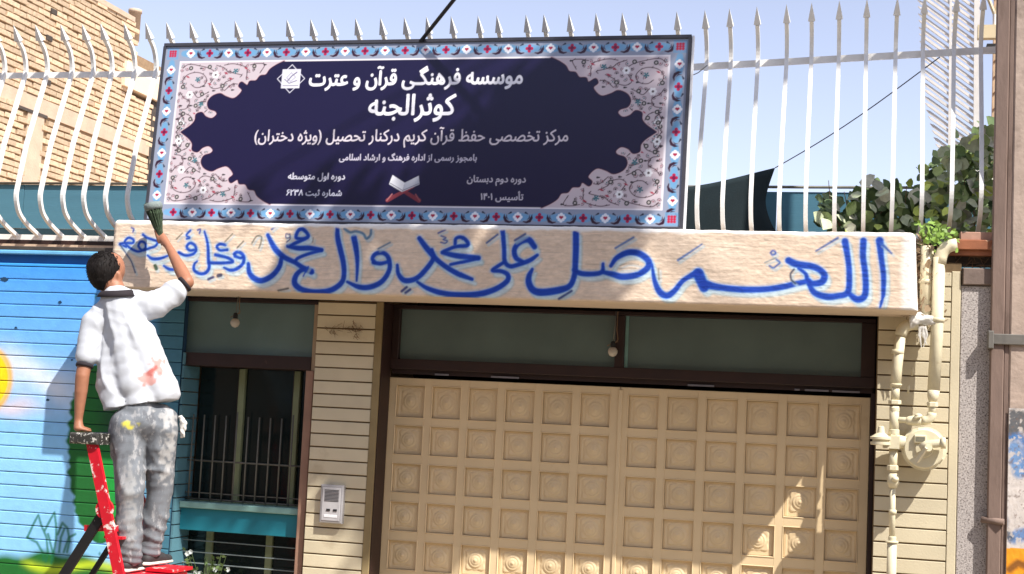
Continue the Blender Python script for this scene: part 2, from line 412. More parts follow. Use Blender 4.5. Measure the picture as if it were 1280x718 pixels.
# ------------------------------------------------------------------ house behind the facade
hb = thing('house_shell', 'beige rendered house body and flat terrace roof behind the clad street wall', 'house', (0, .3, GZ))
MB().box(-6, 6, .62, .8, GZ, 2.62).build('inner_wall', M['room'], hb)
MB().box(-6, 6, -.14, 9, 2.62, 2.665).build('roof', M['concrete'], hb)
MB().box(-6, -5.9, .8, 9, GZ, 2.61).build('wall', M['facade'], hb)
MB().box(5.9, 6, .8, 9, GZ, 2.61).build('wall', M['facade'], hb)
for a, b in ((-.47, -.09), (2.98, 6)):
    MB().box(a, b, .03, .61, GZ, 2.61).build('partition', M['facade'], hb)
MB().box(-6, -1.44, -.14, .61, GZ, 2.615).build('partition', M['facade'], hb)

ob = thing('opposite_house', 'plain rendered house across the street behind the viewer', 'house', (0, -14, GZ))
MB().box(-16, 20, -22, -12.6, GZ, 7.6).build('wall', M['facade'], ob)
MB().box(-16.2, 20.2, -22.2, -12.4, 7.602, 7.8).build('roof', M['concrete'], ob)
for i in range(9):
    for z_ in (1.2, 4.4): MB().cbox(-14+i*3.8, -12.4+i*3.8, -12.598, -12.56, z_, z_+1.5, .01).build('window', M['dglass'], ob)
for i in range(9):
    for z_ in (1.2, 4.4): MB().box(-14.06+i*3.8, -12.34+i*3.8, -12.598, -12.54, z_-.08, z_-.005).build('sill', M['concrete'], ob)

# ------------------------------------------------------------------ mural wall (blue)
XL, XR, YF = -4.2, -1.42, -0.2
WZ0 = 2.575; PITCH_Z = 0.0861
def mural_color(X, Z):
    """painted picture on the siding, X right, Z up (metres on the wall)"""
    c = np.empty(X.shape+(3,))
    t = np.clip((2.62-Z)/1.25, 0, 1)[..., None]
    c[:] = lin((34, 142, 234))*(1-t**.7) + lin((140, 202, 250))*t**.7
    def blend(al, col):
        al = np.clip(al, 0, 1)[..., None]; c[:] = c*(1-al)+lin(col)*al
    n = np.sin(X*7+1)*.04+np.sin(X*13+Z*9)*.025
    # white cloud band and a pinkish patch under it
    blend(.85*np.exp(-((Z-1.80-n+(X+2.6)*.10)/.13)**2)*np.clip((-2.0-X)/.3, 0, 1), (228, 236, 250))
    blend(.75*np.exp(-((Z-1.56-n)/.06)**2)*np.exp(-((X+2.62)/.20)**2), (232, 208, 210))
    blend(.5*np.exp(-((Z-1.22-n)/.12)**2), (150, 210, 255))
    # yellow sun disc at the left
    d = np.hypot(X+2.86, (Z-1.76)*.9); blend((.205-d)/.03, (250, 214, 8)); blend(.8*np.exp(-((d-.20)/.02)**2), (238, 180, 10))
    # big green leaf shape with toothed left edge
    yy = (Z-1.31); wl = .235*np.sqrt(np.clip(1-(yy/.58)**2, 0, 1)); wl = wl+.010*np.sin(Z*43+2*np.sin(Z*17))+.006*np.sin(Z*97)
    dd = wl-np.abs(X+1.97+.10*yy); blend(np.clip(dd/.02, 0, 1), (18, 100, 38))
    blend(.85*np.clip((dd-.03)/.05, 0, 1)*np.clip((X+1.99+.1*yy)/.05, 0, 1)*np.clip((1.42-Z)/.2, 0, 1), (24, 158, 60))
    # green columns behind the painter and the teal part beyond
    blend(np.clip((X+2.02)/.10, 0, 1)*np.clip((Z-1.25)/.25, 0, 1)*np.clip((2.30-Z)/.2, 0, 1)*np.clip((-1.72-X)/.08, 0, 1), (16, 78, 40))
    blend(np.clip((X+1.68)/.10, 0, 1), (64, 118, 140))
    # grass and yellow at the bottom
    e = .635+.04*np.sin(X*5)+.015*np.sin(X*21); blend((e-Z)/.05, (20, 104, 36))
    blend(.9*np.exp(-((Z-.565-.03*np.sin(X*9))/.03)**2)*np.clip((X+2.5)/.1, 0, 1), (190, 214, 40))
    return c
SCRIB = [  # spray-can scribble, pixel polyline on the wall
    [(34, 672), (42, 655), (48, 644), (52, 658), (58, 672), (60, 690), (57, 702)], [(34, 672), (46, 678), (54, 692), (54, 700)],
    [(56, 663), (64, 648), (68, 641), (70, 655), (70, 675), (66, 700)], [(60, 668), (66, 690), (64, 704)],
    [(72, 668), (78, 654), (84, 660), (87, 676), (84, 690)], [(74, 690), (76, 672), (80, 662)], [(80, 690), (86, 672), (94, 668)]]
SCR = [[tuple(aty(px, py, YF)[[0, 2]]) for px, py in s] for s in SCRIB]
wall = thing('mural_wall', 'bright blue siding wall painted with sky, yellow sun and green leaf behind the ladder', 'wall', (-2.8, YF, GZ))
MB().box(XL, XR, YF+.012, -.145, GZ, 2.60).build('wall_backing', M['mural_groove'], wall)
k = 0; ztop = 2.534
while ztop > GZ+.05:
    z1 = ztop-.003; z0 = ztop-PITCH_Z+.004
    st = .006 if z1 > .45 else .05
    xs = np.concatenate([np.linspace(XL, -3.0, 24)[:-1], np.linspace(-3.0, XR, int((XR+3.0)/st)+1)]); nz_ = max(4, int((z1-z0)/st)+1)
    zz = np.linspace(z1, z0, nz_)
    X, Z = np.meshgrid(xs, zz); C = mural_color(X, Z)
    C = C*(1+.05*vnoise(X.shape, (2, 14), 100+k, 4)[..., None]+.035*vnoise(X.shape, (1, 60), 200+k, 2)[..., None])
    for s in SCR:
        D = np.full(X.shape, 9.0)
        for (xa, za), (xb, zb) in zip(s[:-1], s[1:]):
            dx, dz = xb-xa, zb-za; t = np.clip(((X-xa)*dx+(Z-za)*dz)/(dx*dx+dz*dz), 0, 1)
            D = np.minimum(D, np.hypot(X-xa-t*dx, Z-za-t*dz))
        al = (.8*np.clip((.013-D)/.009, 0, 1))[..., None]; C = C*(1-al)+lin((8, 104, 62))*al
    # plank section: chamfered edges turned into the joint
    Y = np.full(X.shape, YF+random.uniform(-.0012, .0012)) + .0008*vnoise(X.shape, (2, 30), k)
    X = np.vstack([X[:1], X[:1], X, X[-1:], X[-1:]]); Z = np.vstack([Z[:1], Z[:1], Z, Z[-1:], Z[-1:]])
    Y = np.vstack([np.full((1, X.shape[1]), YF+.014), Y[:1]+.003, Y, Y[-1:]+.003, np.full((1, X.shape[1]), YF+.014)])
    C = np.concatenate([C[:1], C[:1], C, C[-1:], C[-1:]])
    Z[1] += .0015; Z[0] += .0015; Z[-2] -= .0015; Z[-1] -= .0015
    # small dents and chips in the joint line
    me = grid_mesh('plank', np.stack([X, Y, Z], -1), C); link('plank', me, M['mural'], wall)
    ztop -= PITCH_Z; k += 1
MB().cbox(XL, -1.60, YF-.004, YF+.03, 2.537, 2.556, .004).build('ledge_strip', mat('blue_ledge', hexc(60, 160, 240), .7, .1), wall)
MB().box(XL, -1.60, YF+.004, YF+.05, 2.556, 2.617).build('frieze_board', mat('shaded_blue_frieze', hexc(12, 96, 176), .7, .12, 8), wall)  # deep blue carries the shadow of the coping in its colour
MB().cbox(XL, -1.60, YF-.03, YF+.05, 2.617, 2.643, .005).build('coping', M['paleblue'], wall)
MB().cbox(XL, -1.60, YF-.02, YF+.05, 2.643, 2.672, .004).build('coping', M['ledge'], wall)
for (px, py, w_) in ((6, 349, 9), (92, 317, 5), (75, 378, 5), (20, 410, 4), (60, 500, 4), (90, 450, 4)):
    p = aty(px, py, YF-.001); mb = MB(); n_ = 9
    ring_ = [(p[0]+w_*.0035*math.cos(a)*random.uniform(.5, 1.3), YF-.0035, p[2]+w_*.0016*math.sin(a)*random.uniform(.5, 1.4)) for a in np.linspace(0, 5.6, n_)]
    mb.add(ring_+[(q[0], YF+.004, q[2]) for q in ring_], [tuple(range(n_))]+[(i, n_+i, n_+(i+1) % n_, (i+1) % n_) for i in range(n_)]); mb.build('chip', M['mural_groove'], wall)
# return of the wall into the window bay, clad with short teal planks
zt = 2.0
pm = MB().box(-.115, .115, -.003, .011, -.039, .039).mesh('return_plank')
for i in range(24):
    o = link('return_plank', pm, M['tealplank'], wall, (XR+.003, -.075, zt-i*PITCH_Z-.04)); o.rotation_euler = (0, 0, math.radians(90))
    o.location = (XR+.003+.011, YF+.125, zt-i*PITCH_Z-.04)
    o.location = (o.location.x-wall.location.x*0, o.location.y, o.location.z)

# ------------------------------------------------------------------ clad pillar and pier
def cladding(root, x0, x1, ztop, zbot, pitch, label=None):
    w = x1-x0
    variants = []
    for v in range(4):
        n = 12; mb = MB(); h = pitch-.009
        mb.cbox(0, w, -.012, .004, -h, 0, .0025)
        variants.append(mb.mesh('plank'))
    z = ztop; out = []
    while z > zbot:
        o = link('plank', variants[random.randrange(4)], M['cream'], root, (x0, YF+random.uniform(-.0012, .0012), z)); o.rotation_euler = (random.uniform(-.006, .006), random.uniform(-.0016, .0016), 0)
        out.append(o); z -= pitch
    return out
pil = thing('clad_pillar', 'cream plank clad pillar carrying the intercom between window and gate', 'pillar', (-.28, YF, GZ))
MB().box(-.492, -.052, YF-.001, .02, GZ, 2.366).build('pillar_core', M['groove'], pil)
cladding(pil, -.488, -.098, 2.352, GZ+.03, .0835)
MB().cbox(-.096, -.0505, YF-.016, YF-.002, GZ, 2.366, .003).build('corner_trim', M['olive'], pil)
MB().box(-.0515, -.045, YF-.001, -.02, GZ, 2.366).build('side_lining', M['dark_metal'], pil)

pier = thing('clad_pier', 'cream plank clad pier behind the gas pipes right of the gate', 'pillar', (3.2, YF, GZ))
MB().box(2.972, 3.43, YF-.001, .02, GZ, 2.69).build('pillar_core', M['groove'], pier)
cladding(pier, 2.977, 3.375, 2.632, GZ+.03, .0866)
MB().cbox(3.378, 3.428, YF-.014, YF-.002, GZ, 2.64, .003).build('corner_trim', M['cream'], pier)
pi2 = thing('terrazzo_pilaster', 'speckled grey terrazzo pilaster half hidden behind the utility pole', 'pillar', (3.6, YF, GZ))
MB().cbox(3.431, 4.3, YF-.010, .02, GZ, 2.56, .004).build('slab', M['terrazzo'], pi2)
MB().cbox(3.436, 4.3, YF-.03, .02, 2.563, 2.66, .006).build('cap_block', mat('grey_cap_block', hexc(120, 104, 96), .9, .2, 14, .002, 50), pi2)
wr = thing('side_wall', 'cream rendered wall continuing past the utility pole', 'wall', (5.2, YF, GZ))
MB().box(4.303, 9, YF, .02, GZ, 2.66).build('wall_face', M['facade'], wr)

# ------------------------------------------------------------------ the painted canopy beam
BX0, BX1, BY, BZ0, BZ1 = -1.703, 3.158, -.70, 2.366, 2.797
def zb(o, pts, r):
    return ([(o[0]+x/5.525, o[1]+y/5.525) for x, y in pts], [q/5.525 for q in (r if hasattr(r, '__len__') else [r]*len(pts))])
A, B_, C_, D_, E_, G_ = (130, 265), (300, 270), (470, 270), (640, 270), (800, 270), (960, 270)
BIG = [  # strong blue strokes
    zb(A, [(150, 240), (105, 222), (150, 214), (195, 214), (198, 190), (165, 178), (140, 205), (160, 235), (200, 262), (240, 272), (282, 250), (280, 215), (250, 205), (235, 235), (262, 264), (310, 250), (352, 235), (365, 205), (330, 190), (290, 176), (266, 156)], 7),
    zb(A, [(298, 300), (330, 322), (380, 322), (440, 302)], [5, 9, 9, 5]), zb(A, [(410, 372), (450, 395), (500, 398)], [5, 9, 5]),
    zb(A, [(515, 280), (560, 300), (610, 292), (634, 265), (625, 230), (592, 215), (570, 240), (590, 265), (628, 262)], 8),
    zb(A, [(570, 185), (590, 178), (568, 160), (595, 128)], 5),
    zb(A, [(692, 135), (714, 220), (720, 330), (724, 385), (700, 420), (660, 426), (622, 402), (622, 362), (642, 340)], [5, 8, 10, 10, 10, 9, 9, 7, 4]),
    zb(A, [(850, 262), (800, 264), (778, 240), (800, 222), (838, 228)], 8), zb(A, [(768, 296), (810, 305), (860, 320), (888, 344), (830, 352), (760, 352), (722, 350)], 9),
    zb(A, [(905, 305), (900, 288), (930, 277), (962, 305), (958, 355), (915, 393), (870, 402), (828, 384)], [9, 9, 10, 10, 10, 10, 9, 5]), zb(A, [(905, 305), (940, 318), (960, 310)], 8),
    zb(B_, [(190, 132), (240, 225), (300, 282), (380, 322), (430, 355), (492, 385)], [10, 16, 15, 13, 14, 17]),
    zb(B_, [(285, 290), (270, 350), (220, 412), (150, 446), (95, 430), (62, 390), (55, 330)], [12, 14, 15, 16, 16, 14, 10]),
    zb(B_, [(340, 205), (400, 178), (462, 148), (465, 125), (432, 92), (400, 102), (385, 148), (425, 156), (462, 148)], [9, 10, 11, 10, 11, 10, 10, 8, 9]),
    zb(B_, [(328, 208), (400, 222), (480, 222), (562, 235)], [10, 14, 14, 12]), zb(B_, [(562, 238), (470, 262), (400, 290), (380, 312)], [8, 9, 9, 10]),
    zb(B_, [(490, 382), (430, 372), (385, 410), (377, 468), (430, 510), (520, 527), (620, 515), (690, 472), (716, 420), (714, 330), (692, 230), (674, 150), (672, 75)], [12, 12, 15, 17, 16, 17, 16, 15, 14, 15, 16, 15, 10]),
    zb(B_, [(786, 150), (800, 220), (810, 320), (805, 448)], [17, 16, 11, 5]),
    zb(B_, [(932, 322), (914, 292), (940, 260), (990, 256), (1026, 292), (1032, 370), (982, 450), (900, 490), (820, 490), (740, 455)], [10, 11, 12, 12, 13, 13, 14, 15, 14, 7]), zb(B_, [(920, 322), (970, 328), (1020, 318)], [10, 11, 9]),
    zb(C_, [(300, 155), (350, 222), (420, 302), (500, 362), (580, 406), (658, 436)], [13, 16, 14, 14, 14, 9]),
    zb(C_, [(385, 235), (396, 292), (350, 362), (280, 430), (200, 446), (156, 402), (147, 340)], [11, 13, 14, 14, 15, 12, 8]),
    zb(C_, [(470, 242), (550, 212), (622, 204), (626, 180), (590, 147), (552, 156), (546, 195)], [9, 10, 11, 11, 10, 9, 9]),
    zb(C_, [(458, 252), (560, 275), (702, 290)], [11, 15, 14]), zb(C_, [(702, 292), (620, 312), (515, 335)], [9, 9, 8]),
    zb(C_, [(285, 455), (350, 497), (450, 531), (560, 545), (700, 540), (820, 505), (900, 450), (905, 405), (860, 381), (800, 376), (840, 345), (878, 320)], [7, 12, 15, 16, 17, 15, 14, 13, 11, 10, 10, 9]),
    zb(C_, [(870, 105), (880, 220), (885, 312), (920, 347), (980, 335), (1060, 305), (1110, 270)], [13, 12, 12, 12, 12, 12, 8]),
    zb(C_, [(1090, 212), (1050, 165), (990, 182), (952, 230), (962, 288), (1010, 316)], [15, 17, 14, 14, 14, 10]),
    zb(D_, [(438, 118), (438, 230), (434, 330), (430, 400), (398, 480), (320, 512), (200, 527), (140, 510), (112, 460), (115, 410), (136, 368)], [17, 17, 16, 15, 15, 19, 20, 19, 18, 14, 8]),
    zb(D_, [(425, 372), (470, 396), (550, 401), (618, 386), (626, 330)], [12, 14, 13, 12, 7]),
    zb(D_, [(680, 345), (720, 290), (800, 252), (880, 262), (940, 312), (930, 362), (860, 406), (760, 420), (690, 402), (625, 388)], [9, 13, 16, 17, 17, 16, 16, 17, 15, 10]),
    zb(E_, [(80, 335), (96, 440), (130, 520), (180, 550), (232, 520), (290, 450), (350, 412), (400, 392)], [5, 11, 16, 17, 14, 12, 14, 22]),
    zb(E_, [(400, 400), (440, 492)], [30, 26]), zb(E_, [(440, 470), (540, 492), (700, 508), (860, 506), (980, 490), (1065, 470), (1165, 448)], [24, 17, 16, 15, 15, 14, 12]),
    zb(G_, [(140, 308), (200, 334), (300, 348), (360, 375), (388, 412), (370, 455), (310, 466), (272, 440), (258, 400), (210, 360)], [17, 18, 17, 16, 17, 17, 15, 12, 9, 8]),
    zb(G_, [(280, 470), (320, 530), (400, 557), (480, 552), (550, 525), (560, 400), (550, 290), (530, 175)], [11, 15, 17, 15, 15, 14, 14, 17]),
    zb(G_, [(552, 530), (610, 575), (660, 560), (674, 500), (668, 380), (655, 280), (658, 170)], [11, 17, 16, 15, 15, 15, 16]),
    zb(G_, [(770, 170), (780, 280), (796, 400), (796, 500), (786, 580), (772, 632)], [19, 14, 13, 11, 7, 3]),
]
FINE = [  # thin strokes: vowel marks and ticks
    (zb(A, [(105, 225), (150, 288), (184, 340), (212, 418)], 5), (38, 62, 110)), (zb(A, [(185, 108), (202, 118), (196, 138)], 6), (20, 60, 160)), (zb(A, [(342, 106), (360, 114), (352, 134)], 6), (20, 60, 160)),
    (zb(A, [(498, 188), (538, 148)], 4), (70, 80, 70)), (zb(A, [(645, 126), (664, 120), (658, 148)], 6), (20, 60, 160)),
    (zb(A, [(718, 465), (752, 450)], 9), (22, 40, 110)), (zb(A, [(786, 440), (806, 436)], 12), (18, 30, 80)),
    (zb(A, [(834, 206), (888, 150)], 4), (96, 100, 86)), (zb(A, [(918, 248), (962, 202)], 5), (86, 92, 84)), (zb(A, [(350, 372), (358, 392)], 13), (20, 66, 24)),
    (zb(B_, [(80, 188), (112, 140), (146, 142), (142, 185), (128, 222)], 5), (96, 104, 98)), (zb(B_, [(218, 92), (250, 65)], 7), (40, 90, 160)),
    (zb(B_, [(338, 128), (316, 124), (316, 150), (340, 148), (342, 124), (344, 156), (320, 180)], 4.5), (30, 60, 120)),
    (zb(B_, [(720, 88), (760, 112), (800, 106), (850, 122), (872, 156), (900, 132), (905, 95)], 9), (70, 116, 150)), (zb(B_, [(955, 226), (1036, 184)], 6), (80, 120, 150)), (zb(B_, [(262, 515), (330, 500)], 6), (50, 62, 66)),
    (zb(B_, [(435, 415), (470, 350)], 6), (20, 80, 190)), (zb(B_, [(500, 180), (505, 150)], 3), (110, 110, 110)),
    (zb(C_, [(430, 118), (478, 96)], 6), (24, 70, 150)), (zb(C_, [(450, 138), (482, 150), (464, 164), (492, 172), (478, 188), (448, 182)], 5), (24, 70, 150)),
    (zb(C_, [(760, 185), (835, 128)], 7), (40, 90, 150)), (zb(C_, [(955, 168), (1026, 125)], 8), (40, 80, 140)),
    (zb(C_, [(178, 520), (212, 492)], 9), (20, 50, 120)), (zb(C_, [(205, 530), (236, 508)], 9), (20, 50, 120)),
    (zb(D_, [(712, 222), (836, 148)], 7), (66, 112, 170)), (zb(D_, [(320, 572), (408, 518)], 8), (20, 50, 120)), (zb(D_, [(740, 345), (800, 325), (870, 335)], 3), (150, 140, 130)), (zb(D_, [(740, 365), (800, 360), (850, 362)], 3), (160, 150, 140)),
    (zb(E_, [(260, 305), (425, 195)], [8, 5]), (66, 110, 170)), (zb(E_, [(900, 255), (912, 240), (930, 245), (932, 262), (912, 268), (900, 255)], 6), (30, 80, 170)),
    (zb(E_, [(935, 290), (860, 322)], 4), (110, 130, 140)), (zb(E_, [(940, 300), (964, 322), (944, 340), (920, 358), (893, 345)], 6), (50, 96, 170)),
    (zb(E_, [(125, 365), (128, 440)], 4), (130, 130, 120)),
    (zb(G_, [(178, 368), (154, 400), (160, 440), (186, 465)], 6), (40, 60, 90)), (zb(G_, [(330, 242), (480, 152)], [5, 8]), (56, 96, 160)), (zb(G_, [(782, 190), (852, 258)], [10, 5]), (30, 76, 160)),
]
def bpt(p):  # pixel -> metres on the beam canvas (x from BX0-.02, y down from BZ1)
    q = aty(p[0], p[1], BY); return (q[0]-(BX0-.02), BZ1-q[2])
PXM = 1/193.0
cv = Canvas(BX1-BX0+.04, BZ1-BZ0+.0, .0042, (226, 203, 180))
nz1 = (vnoise((cv.H, cv.W), (26, 110), 3, 4, .6)+.5*vnoise((cv.H, cv.W), (50, 18), 5, 2))[..., None]; nz2 = vnoise((cv.H, cv.W), (3, 14), 4, 3)[..., None]
cv.a *= 1+.09*nz1; nz3 = vnoise((cv.H, cv.W), (60, 30), 8, 3, .6); cv.a *= 1-.16*np.clip((nz3-.32)*5, 0, 1)[..., None]; cv.a = cv.a*(1+.07*nz2*np.array([.6, 1, 1.4]))
stv = [(smooth([bpt(p) for p in pts], 6), smooth([[q] for q in r], 6)) for pts, r in BIG]
stv = [(P_, [max(.002, float(q[0])*PXM*(.95 if P_[0][0] < 1 else 1.0)) for q in R_]) for P_, R_ in stv]
for P_, R_ in stv:   # pale offset shade of every stroke, with a thin grey-green rim
    off = [(p[0]+.020, p[1]+.026) for p in P_]
    cv.stroke(off, [q+.006 for q in R_], (150, 178, 186), .006, .60)
    cv.stroke(off, [max(.002, q-.001) for q in R_], (206, 222, 226), .006, .85)
for P_, R_ in stv: cv.stroke(P_, [q+.010 for q in R_], (150, 192, 232), .010, .55)
for P_, R_ in stv: cv.stroke(P_, [q*1.12+.002 for q in R_], (40, 112, 210), .004, .95)
for P_, R_ in stv: cv.stroke(P_, [max(.001, q*.98) for q in R_], (10, 58, 168), .0045, .93)
for (pts, r), col in FINE:
    P_ = smooth([bpt(p) for p in pts], 4); R_ = [float(q[0])*PXM for q in smooth([[q] for q in r], 4)]
    cv.stroke([(p[0]+.012, p[1]+.013) for p in P_], [q+.002 for q in R_], (170, 200, 214), .006, .6)
    cv.stroke(P_, R_, col, .004, .9)
cv.a *= 1+.16*vnoise((cv.H, cv.W), (30, 160), 77, 3, .7)[..., None]
# whiter colour along the top edge and at the right end
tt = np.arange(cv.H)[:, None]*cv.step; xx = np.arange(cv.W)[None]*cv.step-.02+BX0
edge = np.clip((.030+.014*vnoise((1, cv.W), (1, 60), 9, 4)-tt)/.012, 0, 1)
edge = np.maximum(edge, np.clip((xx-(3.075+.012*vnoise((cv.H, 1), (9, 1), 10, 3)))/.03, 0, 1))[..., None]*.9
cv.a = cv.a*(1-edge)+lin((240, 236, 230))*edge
# section: top back -> top front -> face -> lip -> underside back
R0 = .022
prof = [(-.215, BZ1)]+[(y, BZ1) for y in np.linspace(-.3, BY+R0+.01, 8)]
prof += [(BY+R0-R0*math.sin(a), BZ1-R0+R0*math.cos(a)) for a in np.linspace(.2, math.pi/2, 6)]
zf = np.arange(BZ1-R0-.0042, BZ0+.012, -.0042); prof += [(BY, z) for z in zf]
prof += [(BY+.003, BZ0+.006), (BY+.010, BZ0), (BY+.06, BZ0+.001)]+[(y, BZ0+.002) for y in np.linspace(BY+.12, -.215, 6)]
prof = np.array(prof); xs = np.linspace(BX0, BX1, 1160)
V = np.empty((len(prof), len(xs), 3)); V[..., 0] = xs[None]; V[..., 1] = prof[:, 0][:, None]; V[..., 2] = prof[:, 1][:, None]
# rounded ends in plan
de = np.minimum(xs-BX0, BX1-xs); rr = .035; pull = np.where(de < rr, rr-np.sqrt(np.clip(rr*rr-(rr-de)**2, 0, None)), 0)
wgt = np.clip((-.25-prof[:, 0])/.1, 0, 1)[:, None]; V[..., 1] += pull[None]*wgt*np.clip((BY+.1-prof[:, 0][:, None])/.08, 0, 1)
V[..., 2] += np.where(V[..., 2] > 2.7, -1, .25)*pull[None]*.7*np.clip((V[..., 2]-2.6)/.19, 0, 1)
ns = vnoise(V.shape[:2], (34, 150), 21, 3, .6)+.7*vnoise(V.shape[:2], (60, 40), 25, 2, .6); V[..., 1] += .0013*ns*wgt
topw = np.clip((V[..., 2]-(BZ1-.03))/.03, 0, 1); V[..., 2] += topw*(.004*vnoise((1, len(xs)), (1, 70), 22, 4)); V[..., 2] += .005*np.sin(xs*2.1)[None]*topw
V[..., 1] += .004*vnoise((1, len(xs)), (1, 18), 23, 3)*wgt
V[..., 0] += np.where(xs > BX1-.25, (xs-(BX1-.25))/.25*.022, 0)[None]*np.clip((BZ0+.12-V[..., 2])/.12, 0, 1)
# colours from the canvas
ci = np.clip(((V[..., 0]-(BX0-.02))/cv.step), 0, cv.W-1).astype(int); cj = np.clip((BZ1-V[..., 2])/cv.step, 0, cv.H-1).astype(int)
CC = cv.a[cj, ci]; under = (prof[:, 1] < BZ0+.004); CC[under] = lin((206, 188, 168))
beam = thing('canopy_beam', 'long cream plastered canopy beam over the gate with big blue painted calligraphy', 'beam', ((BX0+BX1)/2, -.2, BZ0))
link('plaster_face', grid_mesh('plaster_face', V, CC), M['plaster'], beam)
for xe, s_ in ((0, -1), (-1, 1)):
    ring = [tuple(V[j, xe]) for j in range(0, len(prof), 1)]
    mb = MB(); mb.add(ring, [tuple(range(len(ring)))[::(1 if s_ > 0 else -1)]]); mb.build('end_face', mat('bare_white_plaster', hexc(232, 224, 214), .9, .1, 8, .003, 40), beam)
MB().box(BX0+.05, BX1-.05, -.66, -.216, BZ0+.03, BZ1-.03).build('core', M['concrete'], beam)

# ------------------------------------------------------------------ transom windows, gate frame
def bars(root, name, lst, m):
    for b in lst: MB().cbox(*b, .003).build(name, m, root)
tw = thing('gate_transom', 'two pane frosted transom window in dark brown steel above the gate', 'window', (1.45, 0, 1.9))
bars(tw, 'frame', [(-.045, 2.965, -.03, .03, 2.341, 2.366), (-.045, 2.965, -.035, .03, 1.955, 2.02), (1.405, 1.462, -.032, .03, 2.0205, 2.3405), (-.045, .004, -.033, .03, 2.0205, 2.3405), (2.883, 2.9645, -.033, .03, 2.0205, 2.3405)], M['dark_metal'])
MB().box(-.04, 2.96, .0, .03, 1.925, 1.954).build('frame', M['dark_metal'], tw)
MB().box(.0045, 1.4045, .004, .012, 2.021, 2.34).build('pane', M['glass'], tw)
MB().box(1.4625, 2.8825, .004, .012, 2.021, 2.34).build('pane', M['glass'], tw)
MB().box(1.463, 1.482, -.004, .003, 2.021, 2.34).build('putty_strip', M['tealpale'], tw)
for a, b in ((.25, .34), (.62, .80), (1.86, 2.02), (2.50, 2.53), (2.56, 2.70), (2.72, 2.88)):
    MB().box(a, b, -.012, -.001, 1.924, 1.935).build('weather_strip', mat('grey_strip', hexc(120, 116, 124), .6, .2), tw)
tl = thing('bay_transom', 'frosted transom window above the barred window bay left of the pillar', 'window', (-1.0, -.15, 1.9))
bars(tl, 'frame', [(-1.62, -.50, -.17, -.12, 2.341, 2.366), (-1.62, -.53, -.172, -.12, 1.918, 2.002)], M['dark_metal'])
MB().box(-1.62, -.53, -.13, -.122, 2.003, 2.34).build('pane', mat('bay_frosted_glass', hexc(100, 122, 120), .28, .15, 2.5, .0004, 6, stretch=(1, 1, 1)), tl)
MB().cbox(-.56, -.505, -.175, -.12, GZ, 1.915, .004).build('post', M['brown_post'], tl)
MB().box(-.53, -.494, -.165, -.12, 1.916, 2.34).build('post', mat('beige_post', hexc(170, 148, 122), .7, .15), tl)

gate = thing('garage_gate', 'tan double leaf metal gate pressed with rows of rosette squares', 'gate', (1.45, 0, GZ))
def rosette():
    n = 44; w, h = .184, .178
    g = np.linspace(-.5, .5, n); X, Zz = np.meshgrid(g*(w-.0045), -g*(h-.0045))
    r = np.hypot(X, Zz); th = np.arctan2(Zz, X)
    Hh = np.zeros_like(r)
    lobed = .070+.010*np.cos(4*th+math.pi)+.004*np.cos(8*th)                  # square-ish wavy flower edge
    Hh += .008*np.clip((lobed-r)/.008, 0, 1)
    Hh -= .003*np.exp(-((r-.053)/.004)**2)
    Hh += .009*np.clip((.046-r)/.006, 0, 1)-.005*np.exp(-((r-.034)/.0035)**2)+.006*np.clip((.026-r)/.006, 0, 1)-.004*np.exp(-((r-.017)/.003)**2)+.006*np.clip((.011-r)/.006, 0, 1)
    Hh *= .62
    arch = .066+.006*np.cos(X*120); Hh += .0035*np.exp(-((Zz-arch)/.004)**2)*(np.abs(X) < .07)
    Hh += .003*np.exp(-((np.abs(X)-.078)/.004)**2)*(Zz < .06)
    e = np.minimum(w/2-np.abs(X), h/2-np.abs(Zz)); Hh *= np.clip(e/.008, 0, 1)
    return grid_mesh('panel', np.stack([X, .016-Hh, Zz], -1))
pmesh = rosette(); pmesh.materials.append(M['gate'])
rows = [(1.85, .198)]+[(1.85-.256-.2418*i, .178) for i in range(7)]
for L_ in range(2):
    x0 = -.052+1.5*L_; x1 = x0+1.495; g0 = 1.5001*L_
    leaf = thing('gate_leaf', None, None, ((x0+x1)/2, 0, GZ)); leaf.parent = gate; leaf.matrix_parent_inverse = parent_inv(gate)
    mb = MB(); zb0, zt0 = -.12, 1.90
    mb.box(x0+.002, x1-.002, .040, .05, zb0+.002, zt0-.002)
    xsx = [x0]
    for i in range(6): xsx += [g0+.24*i, g0+.24*i+.184]
    xsx.append(x1)
    for i in range(0, 14, 2): mb.cbox(xsx[i], xsx[i+1], -.002, .0175, zb0, zt0, .003)
    zs = [zt0]
    for t_, h_ in rows: zs += [t_, t_-h_]
    zs.append(zb0)
    for j in range(0, len(zs), 2):
        for i in range(1, 13, 2): mb.cbox(xsx[i]-.003, xsx[i+1]+.003, -.0016, .0172, zs[j+1], zs[j], .003)
    # thin raised fillets round every square
    for t_, h_ in rows:
        for i in range(6):
            a = g0+.24*i
            for bx in ((a-.007, a-.0005, t_-h_-.007, t_+.007), (a+.1845, a+.191, t_-h_-.007, t_+.007)):
                mb.cbox(bx[0], bx[1], -.0055, .001, bx[2], bx[3], .0025)
            for bz in ((t_+.0005, t_+.007), (t_-h_-.007, t_-h_-.0005)): mb.cbox(a-.0004, a+.1844, -.0052, .001, bz[0], bz[1], .0022)
    mb.build('leaf_frame', M['gate'], leaf)
    for t_, h_ in rows:
        for i in range(6):
            o = link('panel', pmesh, None, leaf); o.location = (g0+.24*i+.092, 0, t_-h_/2); o.scale = (1, 1, h_/.178)
MB().cbox(1.436, 1.462, -.012, -.003, -.12, 1.885, .004).build('meeting_strip', M['gate'], gate)
MB().cbox(-.13+.055, -.053, -.02, .03, GZ, 1.924, .003).build('gate_jamb', M['dark_metal'], gate)
